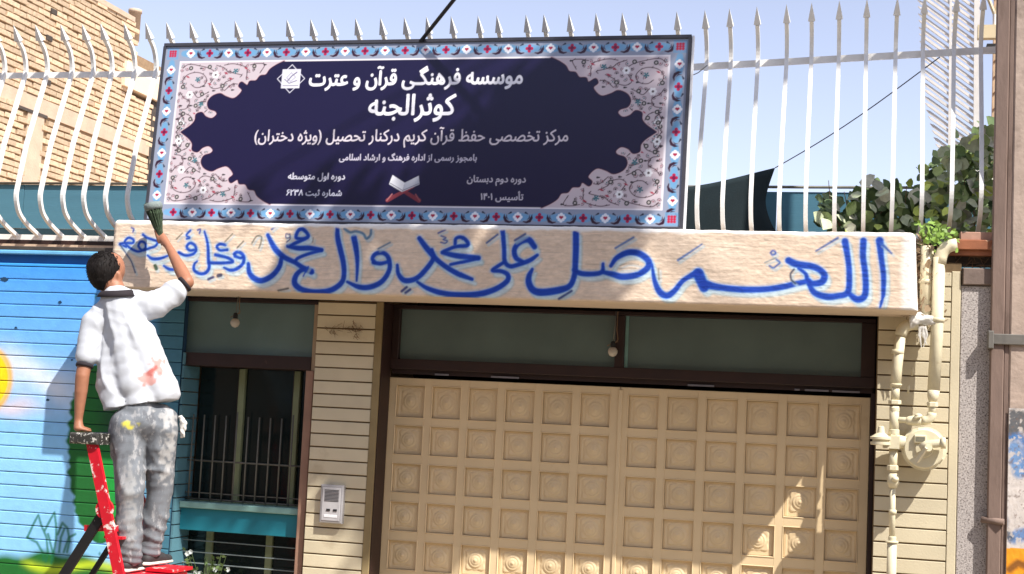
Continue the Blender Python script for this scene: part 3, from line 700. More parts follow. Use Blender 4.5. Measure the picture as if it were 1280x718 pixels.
MB().cbox(2.946, 2.9705, -.06, .03, GZ, 1.924, .003).build('gate_jamb', M['dark_metal'], gate)
structure('threshold', MB().box(-.05, 2.97, -.19, .3, GZ, -.13), M['concrete'])

# ------------------------------------------------------------------ window bay
YW = .05
bw = thing('barred_window', 'dark barred window with sage mullions above the teal panel', 'window', (-1.0, YW, 1.0))
def P3(px, py, y): return Vector(aty(px, py, y))
x0 = XR+.015; x1 = -.50
bars(bw, 'frame', [(x0, x1, YW-.02, YW+.02, 1.915, 1.955)], M['dark_metal'])
for a, b in ((305, 9), (374, 9)):
    xc = aty(a, 470, YW)[0]; MB().cbox(xc-.022, xc+.022, YW-.03, YW+.02, 1.045, 1.914, .004).build('mullion', M['greenmull'], bw)
    MB().cbox(xc-.03, xc-.023, YW-.02, YW+.02, 1.045, 1.914, .001).build('mullion_edge', M['dark_metal'], bw)
xm1, xm2 = aty(305, 470, YW)[0], aty(374, 470, YW)[0]
for a, b in ((x0+.01, xm1-.031), (xm1+.023, xm2-.031), (xm2+.023, x1)): MB().box(a, b, YW, YW+.006, 1.046, 1.913).build('pane', M['dglass'], bw)
MB().cbox(x0, x1, YW-.028, YW+.02, 1.015, 1.044, .003).build('frame', M['greenmull'], bw)
gr = thing('window_grille', 'low iron bar grille across the lower half of the dark window', 'grille', (-1.0, -.06, 1.0))
for zz in (1.30, 1.05): MB().tube([(x0, -.05, zz), (x1-.05, -.05, zz)], .006, 6).build('rail', M['iron'], gr)
MB().box(x0, x1-.05, -.055, -.045, 1.088, 1.094).build('rail', M['iron'], gr)
bm_ = MB().tube([(0, 0, 0), (0, 0, .56)], .0055, 6).mesh('bar')
for i in range(11):
    x = x0+.03+i*.078; o = link('bar', bm_, M['iron'], gr); o.location = (x, -.062, 1.04); o.scale = (1, 1, 1 if i not in (4, 9) else 1.05)
sp = thing('teal_spandrel', 'teal painted panel with pale weathered sill under the barred window', 'panel', (-1.0, -.08, .86))
MB().cbox(x0, -.561, -.10, .04, .850, .992, .003).build('panel', M['tealpaint'], sp)
MB().cbox(x0, -.561, -.125, .04, .994, 1.034, .005).build('sill', M['tealpale'], sp)
lw = thing('lower_window', 'dark lower window with thin wires and flowers, below the teal panel', 'window', (-1.0, YW, .1))
for a in (262, 337):
    xc = aty(a, 690, YW)[0]; MB().cbox(xc-.024, xc+.024, YW-.02, YW+.02, .0, .848, .004).build('mullion', M['greenmull'], lw)
MB().box(x0, x1, YW, YW+.006, .0, .849).build('pane', M['dglass'], lw)
for zz in (.775, .70, .628, .556): MB().tube([(x0, -.03, zz+.006), (x1-.06, -.03, zz)], .004, 5).build('wire', mat('pale_wire', hexc(130, 140, 140), .5), lw)
MB().box(x0, x1, -.1, .08, GZ, -.002).build('sill', M['concrete'], lw)

# flowers in front of the lower window
fl = thing('flowering_plant', 'small white flowering plant at the foot of the lower window', 'plant', (-1.17, -.12, .30))
mb = MB(); pet = MB(); lv = MB()
for i in range(26):
    p0 = Vector((-1.17+random.uniform(-.05, .05), -.10+random.uniform(-.02, .02), .30)); p1 = p0+Vector((random.uniform(-.16, .16), random.uniform(-.04, .03), random.uniform(.25, .42)))
    mb.tube([p0, (p0+p1)/2+Vector((0, 0, .03)), p1], [.003, .002, .0015], 4)
    for j in range(5):
        c = p0.lerp(p1, random.uniform(.4, 1)); d = Vector((random.uniform(-1, 1), random.uniform(-1, .5), random.uniform(-.4, 1))).normalized()*.035; s = d.cross(Vector((0, 1, .3))).normalized()*.012
        lv.add([c, c+d*.5+s, c+d, c+d*.5-s], [(0, 1, 2, 3)])
    if i % 3 == 0:
        for j in range(5):
            a = j*1.257+i; d = Vector((math.cos(a), -.35, math.sin(a)))*.018; s = Vector((-math.sin(a), 0, math.cos(a)))*.009; c = p1+Vector((0, -.005, 0))
            pet.add([c, c+d*.6+s, c+d, c+d*.6-s], [(0, 1, 2, 3)])
mb.build('stem', M['leaf2'], fl); tag(lv.build('leaf', M['leaf2'], fl), kind='stuff'); tag(pet.build('petal', M['petal'], fl), kind='stuff')

# bulbs on wires below the beam
def bulb(px, py, y, ztop_, label):
    p = aty(px, py, y); b = thing('hanging_bulb', label, 'light bulb', tuple(p), 'bare bulbs hanging from the beam')
    x, _, z = p
    MB().tube([(x+.012, y, ztop_), (x+.008, y-.006, (z+ztop_)/2+.02), (x+.002, y, z+.045)], .0035, 6).build('wire', M['iron'], b)
    MB().tube([(x+.022, y, ztop_), (x+.02, y+.004, (z+ztop_)/2), (x+.03, y, z+.06), (x, y, z+.03)], .0025, 5).build('wire', M['twig'], b)
    MB().lathe((x, y, z+.012), [(.014, .0), (.015, .02), (.013, .035), (.006, .038)], 12).build('socket', M['darkslot'], b)
    MB().lathe((x, y, z), [(.004, -.045), (.02, -.038), (.030, -.022), (.031, -.008), (.024, .006), (.013, .014)], 16).build('bulb_glass', M['bulbglass'], b)
    MB().tube([(x-.035, y, z+.02), (x-.01, y, z+.035), (x+.03, y, z+.05)], .003, 5).build('wire', M['twig'], b)
bulb(294, 401, -.28, BZ0+.01, 'bare dusty bulb hanging before the bay transom near the painter')
bulb(766, 437, -.10, 2.36, 'bare dusty bulb hanging before the gate transom centre bar')

# dry twig litter on the pillar
tg = thing('twig_nest', 'tangle of dry twigs stuck high on the cream pillar', 'twigs', tuple(aty(430, 411, -.22)))
mb = MB()
for i in range(60):
    p = Vector(aty(random.uniform(404, 452), 412+random.gauss(0, 2.5), -.218)); a = random.gauss(0, .5)
    mb.tube([p, p+Vector((math.cos(a), -random.uniform(.1, .5), math.sin(a)))*random.uniform(.012, .05)], [.0016, .0006], 4)
for i in range(14):
    p = Vector(aty(444+random.gauss(0, 3), 412+random.gauss(0, 6), -.222)); a = random.uniform(0, 6.28)
    mb.tube([p, p+Vector((math.cos(a), -.3, math.sin(a)))*.03], [.0022, .001], 4)
tag(mb.build('twigs', M['twig'], tg), kind='stuff')

# intercom
ic = thing('intercom', 'silver intercom box with slotted speaker on the cream pillar', 'intercom', (-.307, YF-.015, .97))
MB().cbox(-.383, -.232, YF-.052, YF-.0125, .968, 1.206, .008).build('housing', M['steel'], ic)
MB().cbox(-.367, -.247, YF-.056, YF-.0525, .985, 1.19, .002).build('face_plate', mat('pale_steel_plate', hexc(196, 194, 196), .35, .1, 20, metal=.2), ic)
sm_ = MB().cbox(-.047, .047, -.0015, .0008, 0, .0032, .0006).mesh('slot')
for i in range(9): link('slot', sm_, M['darkslot'], ic, (-.305, YF-.0568, 1.105+i*.0085))
for i in range(2): MB().cbox(-.335+i*.045, -.31+i*.045, YF-.060, YF-.0563, 1.045, 1.058, .001).build('button', M['darkslot'], ic)
MB().cbox(-.35, -.262, YF-.058, YF-.0563, 1.005, 1.022, .001).build('name_plate', M['white_edge'], ic)

# ------------------------------------------------------------------ spiked fence
FY, FZ = .10, 2.78
prof_b = [(0.000, 0.000), (-0.161, 0.061), (-0.259, 0.120), (-0.300, 0.184), (-0.314, 0.244), (-0.304, 0.303), (-0.237, 0.602), (-0.128, 0.911), (-0.064, 1.093), (-0.047, 1.165), (-0.064, 1.238), (-0.104, 1.305), (-0.166, 1.352)]   # (outward, up) of one bar from its foot
prof_s = [tuple(q) for q in smooth(prof_b[:6], 3)][:-1]+prof_b[5:8]+[tuple(q) for q in smooth(prof_b[8:], 3)]
fence = thing('spiked_fence', 'white curved steel security fence with arrow tips standing on the wall top', 'fence', (0, FY, FZ))
def barmesh():
    mb = MB(); mb.tube([(0, y, z) for y, z in prof_s], .0170, 4, flat=1.0); return mb.mesh('bar')
def tipmesh():
    mb = MB(); y, z = prof_b[-1]
    c = Vector((0, y, z)); a = .021
    up = Vector((0, -.5, 1)).normalized(); rt = Vector((1, 0, 0)); fw = rt.cross(up)
    b = [c-rt*a-fw*a*1.3, c+rt*a-fw*a*1.3, c+rt*a+fw*a, c-rt*a+fw*a]
    ap = c+up*.118+fw*.026; m_ = c+up*.012
    mb.add(b+[ap, m_], [(0, 1, 4), (1, 2, 4), (2, 3, 4), (3, 0, 4), (1, 0, 5), (2, 1, 5), (3, 2, 5), (0, 3, 5)]); return mb.mesh('spike')
bmsh, tmsh = barmesh(), tipmesh(); bmsh.materials.append(M['white_steel']); tmsh.materials.append(M['white_steel'])
BX = [-3.579, -3.414, -3.243, -3.072, -2.898, -2.720, -2.539, -2.368, -2.208, -2.048, -1.887, -1.722, -1.556, -1.396, -1.230, -1.075, -0.878, -0.702, -0.537, -0.371, -0.205, -0.044, 0.107, 0.262, 0.427, 0.580, 0.742, 0.881, 1.047, 1.213, 1.378, 1.544, 1.720, 1.900, 2.053, 2.221, 2.386, 2.541, 2.708, 2.875, 3.035, 3.203, 3.364, 3.530]
for i, x in enumerate(BX):
    o = link('bar', bmsh, None, fence); t = max(0, (x-1.81)/1.70); dz = .098*t
    o.location = (x, FY, FZ+dz*.9); o.rotation_euler = (0, random.gauss(0, .006), 0)
    s = link('spike', tmsh, None, o); s.matrix_parent_inverse = Matrix.Identity(4)
def flatbar(pts, w, h, nm, m, root):
    mb = MB()
    for a, b in zip(pts[:-1], pts[1:]):
        mb.add([(a[0], a[1]-w/2, a[2]-h/2), (b[0], b[1]-w/2, b[2]-h/2), (b[0], b[1]+w/2, b[2]-h/2), (a[0], a[1]+w/2, a[2]-h/2), (a[0], a[1]-w/2, a[2]+h/2), (b[0], b[1]-w/2, b[2]+h/2), (b[0], b[1]+w/2, b[2]+h/2), (a[0], a[1]+w/2, a[2]+h/2)], [(0, 3, 2, 1), (4, 5, 6, 7), (0, 1, 5, 4), (1, 2, 6, 5), (2, 3, 7, 6), (3, 0, 4, 7)])
    mb.build(nm, m, root)
flatbar([(-3.6, FY-.022, 3.920), (1.81, FY-.022, 3.927), (3.65, FY-.022, 4.013)], .006, .043, 'rail', M['white_steel'], fence)
flatbar([(-3.6, FY, 2.769), (-1.6, FY, 2.769)], .037, .037, 'rail', M['white_steel'], fence)
flatbar([(-1.6, FY, 2.875), (3.3, FY, 2.875)], .037, .037, 'rail', M['white_steel'], fence)
flatbar([(-3.6, FY+.005, 2.732), (3.3, FY+.005, 2.732)], .05, .034, 'base_rail', M['dark_metal'], fence)
pts = [Vector((3.622+.03*(z-2.87), FY, z)) for z in np.linspace(2.83, 4.7, 90)]
MB().tube(pts, [.011 if i % 2 else .0085 for i in range(90)], 7).build('rebar_post', mat('pale_rebar', hexc(176, 160, 132), .7, .2, 40), fence)
bc = MB().box(-3.6, 3.4, .02, .18, 2.666, 2.714).build('kerb_coping', M['concrete']); tag(bc, 'low concrete coping under the white fence along the roof edge', 'coping')
rb = MB().cbox(3.36, 3.70, -.24, -.10, 2.765, 2.822, .004).box(3.36, 3.70, -.22, -.12, 2.735, 2.764).build('rusty_beam', M['rust']); tag(rb, 'short rusty steel beam at the fence foot beside the utility pole', 'steel beam')
wb = MB().cbox(3.42, 3.66, -.215, -.10, 2.823, 2.87, .003).build('steel_channel', mat('pinkish_old_paint', hexc(180, 140, 120), .8, .3, 14), None); tag(wb, 'short pinkish steel channel lying on the rusty beam', 'channel')

# ------------------------------------------------------------------ the sign
SB, ST, SX0, SX1, SZ0, SZ1 = -.60, -.50, -1.532, 1.860, 2.806, 3.965
su = Vector((0, ST-SB, SZ1-SZ0)); SH = su.length; su.normalize(); SW = SX1-SX0
sn = -Vector((1, 0, 0)).cross(su)         # pointing away from the street
FR = .016
def spt(px, py):
    """photo pixel -> metres on the sign face (x right, y down)"""
    o = Vector((SX0, SB, SZ0)); r = Vector(ray(px, py)); c = Vector(CAM)
    t = (o-c).dot(sn)/r.dot(sn); p = c+r*t-o
    return (p.x, SH-p.dot(su))
sg = Canvas(SW, SH, .0036, (150, 158, 178)); step = sg.step
BW = .098
cw, ch = SW, SH
def rect(x0, y0, x1, y1, col, op=1): sg.poly([[(x0, y0), (x1, y0), (x1, y1), (x0, y1)]], col, op)
def flower(x, y, kind, s=1.0):
    if kind == 0:   # white quatrefoil with a red heart
        for a in range(8): sg.stroke([(x+.021*s*math.cos(a*math.pi/4), y+.021*s*math.sin(a*math.pi/4))], [.0105*s if a % 2 == 0 else .007*s], (240, 240, 246), .002)
        sg.stroke([(x, y)], [.021*s], (240, 240, 246), .002)
        sg.stroke([(x-.006*s, y-.004*s)], [.0075*s], (176, 26, 66), .002); sg.stroke([(x+.006*s, y-.004*s)], [.0075*s], (176, 26, 66), .002); sg.stroke([(x, y+.002), (x, y+.011*s)], [.007*s, .001], (176, 26, 66), .002)
    else:
        for a in range(4): sg.stroke([(x+.015*s*math.cos(a*math.pi/2), y+.017*s*math.sin(a*math.pi/2))], [.011*s], (178, 24, 70), .002)
        sg.stroke([(x, y)], [.012*s], (120, 12, 60), .002); sg.stroke([(x, y-.01*s), (x, y+.01*s)], [.002, .002], (90, 20, 80), .002)
def curl(x, y, ang, s=1, flip=1):
    c_, s_ = math.cos(ang), math.sin(ang)
    def T(a, b): a *= flip; return (x+(a*c_-b*s_)*s, y+(a*s_+b*c_)*s)
    sg.stroke([T(-.03, .026), T(-.012, .03), T(.006, .022), T(.016, .004), T(.018, -.016)], [.003, .006, .009, .008, .001], (54, 22, 44), .002)
    sg.stroke([T(-.008, .014), T(.004, .002), T(.004, -.014)], [.001, .004, .001], (70, 44, 64), .002)
    sg.stroke([T(-.02, -.026), T(-.006, -.018)], [.006, .002], (40, 46, 66), .002)
# border: blue cartouches, flowers and leaves
per = .1345
def border(x0, y0, x1, y1, n, ang, start):
    for i in range(n):
        t = (i+.5)/n; x, y = x0+(x1-x0)*t, y0+(y1-y0)*t; dx, dy = math.cos(ang), math.sin(ang)
        for a in np.linspace(-.36, .36, 5): sg.stroke([(x+dx*a*per, y+dy*a*per)], [.030-.03*abs(a)], (112, 164, 204), .004, .9)
    for i in range(n):
        t = (i+.5)/n; x, y = x0+(x1-x0)*t, y0+(y1-y0)*t
        dx, dy = math.cos(ang), math.sin(ang)
        curl(x+dx*per*.5, y+dy*per*.5, ang, 1.05, 1 if i % 2 else -1)
        flower(x, y, (i+start) % 2, .95)
m_ = .016+BW/2-.006
border(m_+.06, m_, SW-m_-.06, m_, 24, 0, 0); border(m_+.06, SH-m_, SW-m_-.06, SH-m_, 24, 0, 1)
border(m_, m_+.04, m_, SH-m_-.04, 7, math.pi/2, 0); border(SW-m_, m_+.04, SW-m_, SH-m_-.04, 7, math.pi/2, 0)
for x in (m_, SW-m_):
    for y in (m_, SH-m_):
        rect(x-.04, y-.04, x+.04, y+.04, (118, 160, 198), .8)
        for a in range(-1, 2):
            for b in range(-1, 2): sg.stroke([(x+a*.017, y+b*.015)], [.0085], (190, 26, 62), .003)
i0x, i0y = .016+BW, .016+BW-.004
rect(i0x, i0y, SW-i0x, SH-i0y, (232, 226, 232)); rect(i0x+.012, i0y+.010, SW-i0x-.012, SH-i0y-.010, (206, 192, 198))
# arabesque on the pale ground, one corner mirrored to four
px0 = i0x+.012; py0 = i0y+.010; WW = SW-2*px0; HH = SH-2*py0
def q4(fn):
    for mx in (0, 1):
        for my in (0, 1):
            fn(lambda x, y: (SW-px0-x if mx else px0+x, SH-py0-y if my else py0+y))
s5 = 1/5.985/PXM*0+.92/5.985/193*1.03
def zz_(x, y): return ((x-283)*s5/.92*1.0, (y-478)*s5/.92*1.0)
vines = [[(300, 520), (330, 495), (372, 492), (440, 505), (500, 520), (545, 545), (560, 580), (540, 610)], [(320, 660), (310, 610), (340, 570), (400, 552), (460, 565), (495, 610), (470, 655), (415, 665), (375, 640)],
         [(540, 610), (520, 650), (560, 675), (620, 660), (640, 630), (700, 600)], [(560, 500), (620, 520), (650, 545), (700, 560), (760, 575), (750, 590)],
         [(620, 500), (680, 490), (740, 500), (790, 520), (800, 560), (800, 610)], [(820, 500), (880, 490), (930, 500), (900, 560)],
         [(640, 690), (700, 640), (760, 650)], [(300, 700), (330, 740), (380, 770), (360, 820), (310, 830)], [(400, 700), (440, 740), (480, 720), (520, 700)],
         [(320, 870), (350, 900), (340, 950), (310, 960)], [(440, 780), (500, 770), (540, 800), (500, 850), (450, 840)], [(300, 990), (320, 1030), (310, 1080), (330, 1120)],
         [(360, 860), (400, 880), (420, 930), (390, 960)]]
rings = [(363, 520), (508, 512), (852, 510), (315, 660), (622, 655), (470, 715), (340, 860), (430, 800), (315, 960), (400, 900), (330, 1060)]
wfl = [(560, 572), (375, 718), (330, 930)]; tfl = [(425, 605), (712, 545), (470, 790), (350, 1010)]; tri = [(447, 522), (478, 655), (935, 500), (705, 685), (315, 800), (560, 690), (395, 800), (300, 900), (320, 1130)]
redl = [(640, 560), (790, 525), (345, 585), (680, 600), (520, 640), (430, 860)]
rr2 = np.random.default_rng(5); small = []
while len(small) < 70:
    p = (rr2.uniform(295, 930), rr2.uniform(495, 1140))
    if (p[0]-283)/660+(p[1]-478)/700 < .98 and all((p[0]-q[0])**2+(p[1]-q[1])**2 > 30**2 for q in small): small.append(p)
def corner(T):
    for i, p in enumerate(small):
        a = i*2.4; arc = [T(*zz_(p[0]+13*math.cos(a+t), p[1]+13*math.sin(a+t))) for t in np.linspace(0, 3.4, 6)]
        sg.stroke([tuple(map(float, q)) for q in arc], .0022, (104, 74, 80), .0016, .9)
        x, y = T(*zz_(*p)); sg.stroke([(x, y)], [.0045 if i % 3 else .006], [(58, 48, 54), (150, 60, 80), (48, 104, 110)][i % 3], .0018)
    for v in vines:
        P_ = [T(*zz_(*p)) for p in smooth(v, 5)]; P_ = [tuple(map(float, p)) for p in P_]; sg.stroke(P_, .0028, (84, 56, 64), .0018, .95)
        for k in range(2, len(P_)-1, 6):
            x, y = P_[k]; sg.stroke([(x, y), (x+.006, y-.008)], [.003, .001], (60, 44, 50), .0015)
    for p in rings: x, y = T(*zz_(*p)); sg.stroke([(x, y)], [.0145], (58, 58, 54), .002); sg.stroke([(x, y)], [.0065], (196, 186, 184), .0018)
    for p in tri: x, y = T(*zz_(*p)); sg.stroke([(x-.007, y), (x+.007, y)], [.006, .003], (46, 36, 42), .0018)
    for p in wfl:
        x, y = T(*zz_(*p))
        for a in range(6): sg.stroke([(x+.016*math.cos(a*1.047), y+.016*math.sin(a*1.047))], [.009], (242, 240, 242), .002)
        sg.stroke([(x, y)], [.014], (242, 240, 242), .002); sg.stroke([(x, y)], [.0075], (86, 76, 76), .002)
    for p in tfl:
        x, y = T(*zz_(*p))
        for a in range(5): sg.stroke([(x+.004*math.cos(a*1.257), y+.004*math.sin(a*1.257)), (x+.014*math.cos(a*1.257+.3), y+.014*math.sin(a*1.257+.3))], [.003, .005], (36, 112, 124), .0018)
    for p in redl: x, y = T(*zz_(*p)); sg.stroke([(x-.013, y-.006), (x, y), (x+.014, y+.007)], [.001, .0060, .001], (172, 50, 74), .0018)
q4(corner)
# navy medallion: outline traced on one side, mirrored
ql = [(530, 113), (505, 124), (480, 140), (466, 158), (445, 162), (430, 178), (408, 180), (398, 194), (378, 183), (368, 196), (380, 212), (352, 238), (322, 232), (300, 222), (272, 232), (257, 252), (262, 272), (284, 280), (290, 292), (272, 306), (250, 300), (236, 286), (216, 292), (212, 312), (196, 330), (162, 352)]
Q = [spt(170+x/2.871, 40+y/2.871) for x, y in ql]; cy_ = SH/2; cx_ = SW/2
offy = Q[-1][1]-cy_; Q = [(x, cy_-(cy_-(y-offy))*( (cy_-i0y-.010)/(cy_-(Q[0][1]-offy)) )) for x, y in Q]
Qs = [tuple(map(float, q)) for q in smooth(Q, 4)]
def outline(g):
    Lh = [(x-g, y) for x, y in Qs]; left = Lh+[(x, SH-y) for x, y in Lh[::-1]]
    right = [(SW-x, y) for x, y in left][::-1]; return left+right
OL = outline(0)
sg.stroke(OL[:len(OL)//2], .011, (214, 190, 196), .002); sg.stroke(OL[len(OL)//2:], .011, (214, 190, 196), .002)
sg.stroke(OL[:len(OL)//2], .005, (70, 22, 50), .002); sg.stroke(OL[len(OL)//2:], .005, (70, 22, 50), .002)
sg.poly([OL], (25, 19, 58))
def put_text(body, pxl, pxr, pyc, col, grow=0, hs=1.0):
    lp = text_loops(body); allp = np.concatenate(lp); mn, mxx = allp.min(0), allp.max(0)
    a = spt(pxl, pyc); b = spt(pxr, pyc); s_ = (b[0]-a[0])/(mxx[0]-mn[0]); sy = s_*hs
    yc = (a[1]+b[1])/2; my = (mn[1]+mxx[1])/2
    sh = (b[1]-a[1])/(b[0]-a[0])*0
    sg.poly([np.stack([a[0]+(l[:, 0]-mn[0])*s_, yc-(l[:, 1]-my)*sy], 1) for l in lp], col, 1.0, 3, grow)
put_text(shape_text('موسسه فرهنگـی قرآن و عترت'), 387, 653, 97.5, (246, 244, 250), .0030, 1.22)
put_text(shape_text('کوثرالجنه'), 461, 569, 135, (246, 244, 250), .0036, 1.16)
put_text(shape_text('مرکز تخصصی حفظ قرآن کریم درکنار تحصیل (ویژه دختران)'), 318, 710, 172, (222, 212, 220), .0016, 1.18)  # from here down, shade on the sign is put into the greyer letter colours
put_text(shape_text('بامجوز رسمی از اداره فرهنگ و ارشاد اسلامی'), 424, 596, 197.5, (206, 200, 216), .0012, 1.1)
put_text(shape_text('دوره اول متوسطه'), 360, 431, 221.5, (222, 220, 232), .0012, 1.05)
put_text('۶۲۳۸ '+shape_text('شماره ثبت'), 358, 427, 242, (206, 206, 222), .0010, 1.0)
put_text(shape_text('دوره دوم دبستان'), 584, 657, 226, (200, 194, 206), .0010, 1.05)
put_text('۱۴۰۱ '+shape_text('تأسیس'), 601, 654, 246, (200, 194, 206), .0010, 1.0)
# emblem: eight pointed outline with a white square
ex, ey = spt(363.5, 98.5)
R8 = .092
for k in range(4): pass
for a0 in (0, math.pi/4):
    P_ = [(ex+R8*math.cos(a0+j*math.pi/2)*(1 if a0 == 0 else .92), ey+R8*math.sin(a0+j*math.pi/2)*(1 if a0 == 0 else .92)) for j in range(5)]
    sg.stroke(P_, .0022, (226, 224, 236), .0015)
rect(ex-.058, ey-.06, ex+.058, ey+.06, (228, 226, 236))
sg.stroke([(ex-.042, ey+.004), (ex-.01, ey+.03), (ex+.04, ey+.012)], .003, (120, 116, 140), .002); sg.stroke([(ex-.02, ey+.012), (ex+.004, ey-.018), (ex+.036, ey-.042)], .004, (120, 116, 140), .002)
sg.stroke([(ex-.03, ey-.006), (ex, ey-.04), (ex+.03, ey-.01), (ex, ey+.018), (ex-.03, ey-.006)], .002, (150, 146, 166), .002); sg.stroke([(ex-.05, ey+.045), (ex+.05, ey+.045)], .003, (140, 136, 156), .002)
# open book on a folding stand
qx, qy = spt(505.5, 233)
def pq(x, y): return (qx+x, qy+y)
sg.stroke([pq(-.055, .0), pq(.10, .088)], [.010, .013], (126, 48, 60), .002); sg.stroke([pq(.055, .0), pq(-.10, .088)], [.010, .013], (146, 62, 72), .002)
sg.stroke([pq(-.075, .05), pq(-.105, .09)], .004, (190, 120, 120), .002); sg.stroke([pq(.075, .05), pq(.105, .09)], .004, (150, 80, 84), .002)
sg.poly([[pq(-.012, .036), pq(-.10, -.012), pq(-.082, -.070), pq(.0, -.022)]], (222, 222, 228)); sg.poly([[pq(-.012, .036), pq(.096, -.012), pq(.086, -.066), pq(.0, -.022)]], (188, 190, 200))
sg.stroke([pq(-.095, -.02), pq(-.01, .026), pq(.092, -.018)], .002, (110, 106, 120), .0015)
sgn = thing('name_sign', 'wide navy and floral bordered Persian sign leaning on the white fence above the beam', 'sign', ((SX0+SX1)/2, SB, SZ0))
Hn, Wn = sg.H, sg.W
uu = np.linspace(0, SW, Wn)[None, :, None]; vv = np.linspace(SH, 0, Hn)[:, None, None]
base = np.array([SX0, SB, SZ0]); V = base + uu*np.array([1, 0, 0]) + vv*np.array(su)
V[..., 1] += .004*np.sin(uu[..., 0]*2.2)*np.sin(vv[..., 0]*2.6)
link('printed_panel', grid_mesh('printed_panel', V, sg.a), M['sign_print'], sgn)
def sbox(u0, u1, v0, v1, n0, n1):
    o = Vector((SX0, SB, SZ0)); R_ = Matrix((Vector((1, 0, 0)), sn, su)).transposed()
    return MB().box(u0, u1, n0, n1, v0, v1, M=Matrix.Translation(o) @ R_.to_4x4())
sbox(-.006, SW+.006, SH-.010, SH+.010, -.010, .03).build('frame_bar', M['charcoal'], sgn)
sbox(-.006, SW+.006, -.012, .012, -.010, .03).build('frame_bar', M['charcoal'], sgn)
sbox(-.010, .008, .0125, SH-.0105, -.009, .03).build('frame_bar', M['charcoal'], sgn)
sbox(SW-.010, SW+.010, .0125, SH-.0105, -.009, .03).build('frame_bar', M['charcoal'], sgn)
sbox(SW+.0105, SW+.022, -.008, SH+.005, -.004, .03).build('side_edge', M['white_edge'], sgn)
sbox(.01, SW-.01, .013, SH-.011, .008, .028).build('back_panel', M['charcoal'], sgn)

# cables
p0 = Vector(spt(530, 50)[0]*Vector((1, 0, 0)))+Vector((SX0, ST-.02, SZ1-.005)); p0.z = SZ1+.012
cb = MB().tube([p0+Vector((.905, -.5, .87))*t+Vector((0, 0, -.006*t*(9-t))) for t in np.linspace(-.02, 9, 24)], .0125, 7).build('power_cable', M['cable'])
tag(cb, 'thick black cable rising from the top edge of the sign towards the street', 'cable')
a_ = Vector(aty(969, 210, 2)); b_ = Vector(aty(1150, 90, 1.0))
cb2 = MB().tube([a_.lerp(b_, t)+Vector((0, 0, -.03*math.sin(t*math.pi))) for t in np.linspace(0, 1.12, 12)], .004, 5).build('stay_rope', M['cable'])
tag(cb2, 'thin dark rope pulling the tip of the dark awning towards the pole', 'rope')
a_ = Vector(aty(862, 96, -.3)); b_ = Vector(aty(884, 82, -.24))
tag(MB().tube([a_, a_.lerp(b_, .5)+Vector((0, 0, -.01)), b_], .003, 5).build('tie_wire', M['iron']), 'short tie wire from sign edge to the fence rail', 'wire')

# ------------------------------------------------------------------ beyond the fence
scr = thing('privacy_screen', 'teal blue sheet privacy screen along the roof edge behind the white fence', 'screen', (0, 1.0, 2.67))
for i in range(8):
    x = -4.6+i*1.15
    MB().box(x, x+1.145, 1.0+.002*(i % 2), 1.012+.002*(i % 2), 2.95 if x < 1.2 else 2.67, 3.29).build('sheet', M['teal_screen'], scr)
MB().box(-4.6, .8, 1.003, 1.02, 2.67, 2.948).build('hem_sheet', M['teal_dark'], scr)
MB().tube([(-4.6, .99, 3.295), (4.6, .99, 3.33)], .01, 6).build('top_rail', M['iron'], scr)
# dark awning cloth
pw = [(835, 236), (850, 237), (880, 232), (910, 225), (940, 218), (969, 210)]
top = [aty(px, py, .8) for px, py in pw]; N_ = 14
edge_r = [(969, 210), (960, 236), (957, 252), (960, 268), (968, 286), (985, 305)]
rows_ = []
er = smooth(edge_r, 3)
for j in range(len(er)):
    t = j/(len(er)-1); R_ = np.array(aty(er[j][0], er[j][1], .8)); L_ = np.array(aty(835-j*.5, 236+t*75, .8))
    row = []
    for i in range(N_):
        s = i/(N_-1); p = L_*(1-s)+R_*s; sag = -.018*math.sin(s*math.pi)*(1-t); row.append((p[0], .8+.05*math.sin(s*6+t*2)*.4, p[2]+sag))
    rows_.append(row)
aw = link('awning_cloth', grid_mesh('awning_cloth', np.array(rows_)), M['sail']); so_ = aw.modifiers.new('thick', 'SOLIDIFY'); so_.thickness = .006
tag(aw, 'dark green awning cloth drawn up to a point behind the fence', 'awning')
rr_ = MB().box(2.2, 3.4, .45, .6, 2.666, 2.90).build('planter_box', mat('dark_planter', hexc(60, 54, 50), .8, .2, 10)); tag(rr_, 'long dark planter under the grey green vine on the roof edge', 'planter')

# vine with big dusty leaves
vine = thing('climbing_vine', 'dusty green large leaved vine sprawling behind the fence at the right', 'plant', (3.1, .5, 2.9))
def leafmesh(w, l):
    pts = [(0, 0, 0), (-.42*w, .28*l, .10*w), (-.5*w, .62*l, .02*w), (-.2*w, .9*l, -.05*w), (0, 1.0*l, -.14*w), (.2*w, .9*l, -.05*w), (.5*w, .62*l, .02*w), (.42*w, .28*l, .10*w), (0, .35*l, -.03*w), (0, .68*l, -.06*w)]
    mb = MB(); mb.add(pts, [(0, 8, 1), (1, 8, 9, 2), (2, 9, 3), (3, 9, 4), (4, 9, 5), (5, 9, 6), (6, 9, 8, 7), (7, 8, 0)], True); return mb
lms = []
for w, l, cc in ((.085, .10, (176, 184, 150)), (.075, .09, (138, 156, 98)), (.06, .08, (176, 190, 92)), (.095, .105, (176, 176, 156)), (.07, .09, (96, 120, 70))):
    me = leafmesh(w, l).mesh('leaf'); me.materials.append(mat('vine_leaf', hexc(*cc), .6, .3, 25, rnd=.22)); lms.append(me)
def in_vine(px, py):
    top_ = np.interp(px, [1025, 1040, 1060, 1090, 1120, 1145, 1160, 1180, 1200, 1220, 1250], [252, 246, 250, 236, 238, 234, 212, 186, 178, 172, 150])
    return py > top_+5*math.sin(px*.31)+4*math.sin(px*.83+1)
vs = []; stem = MB()
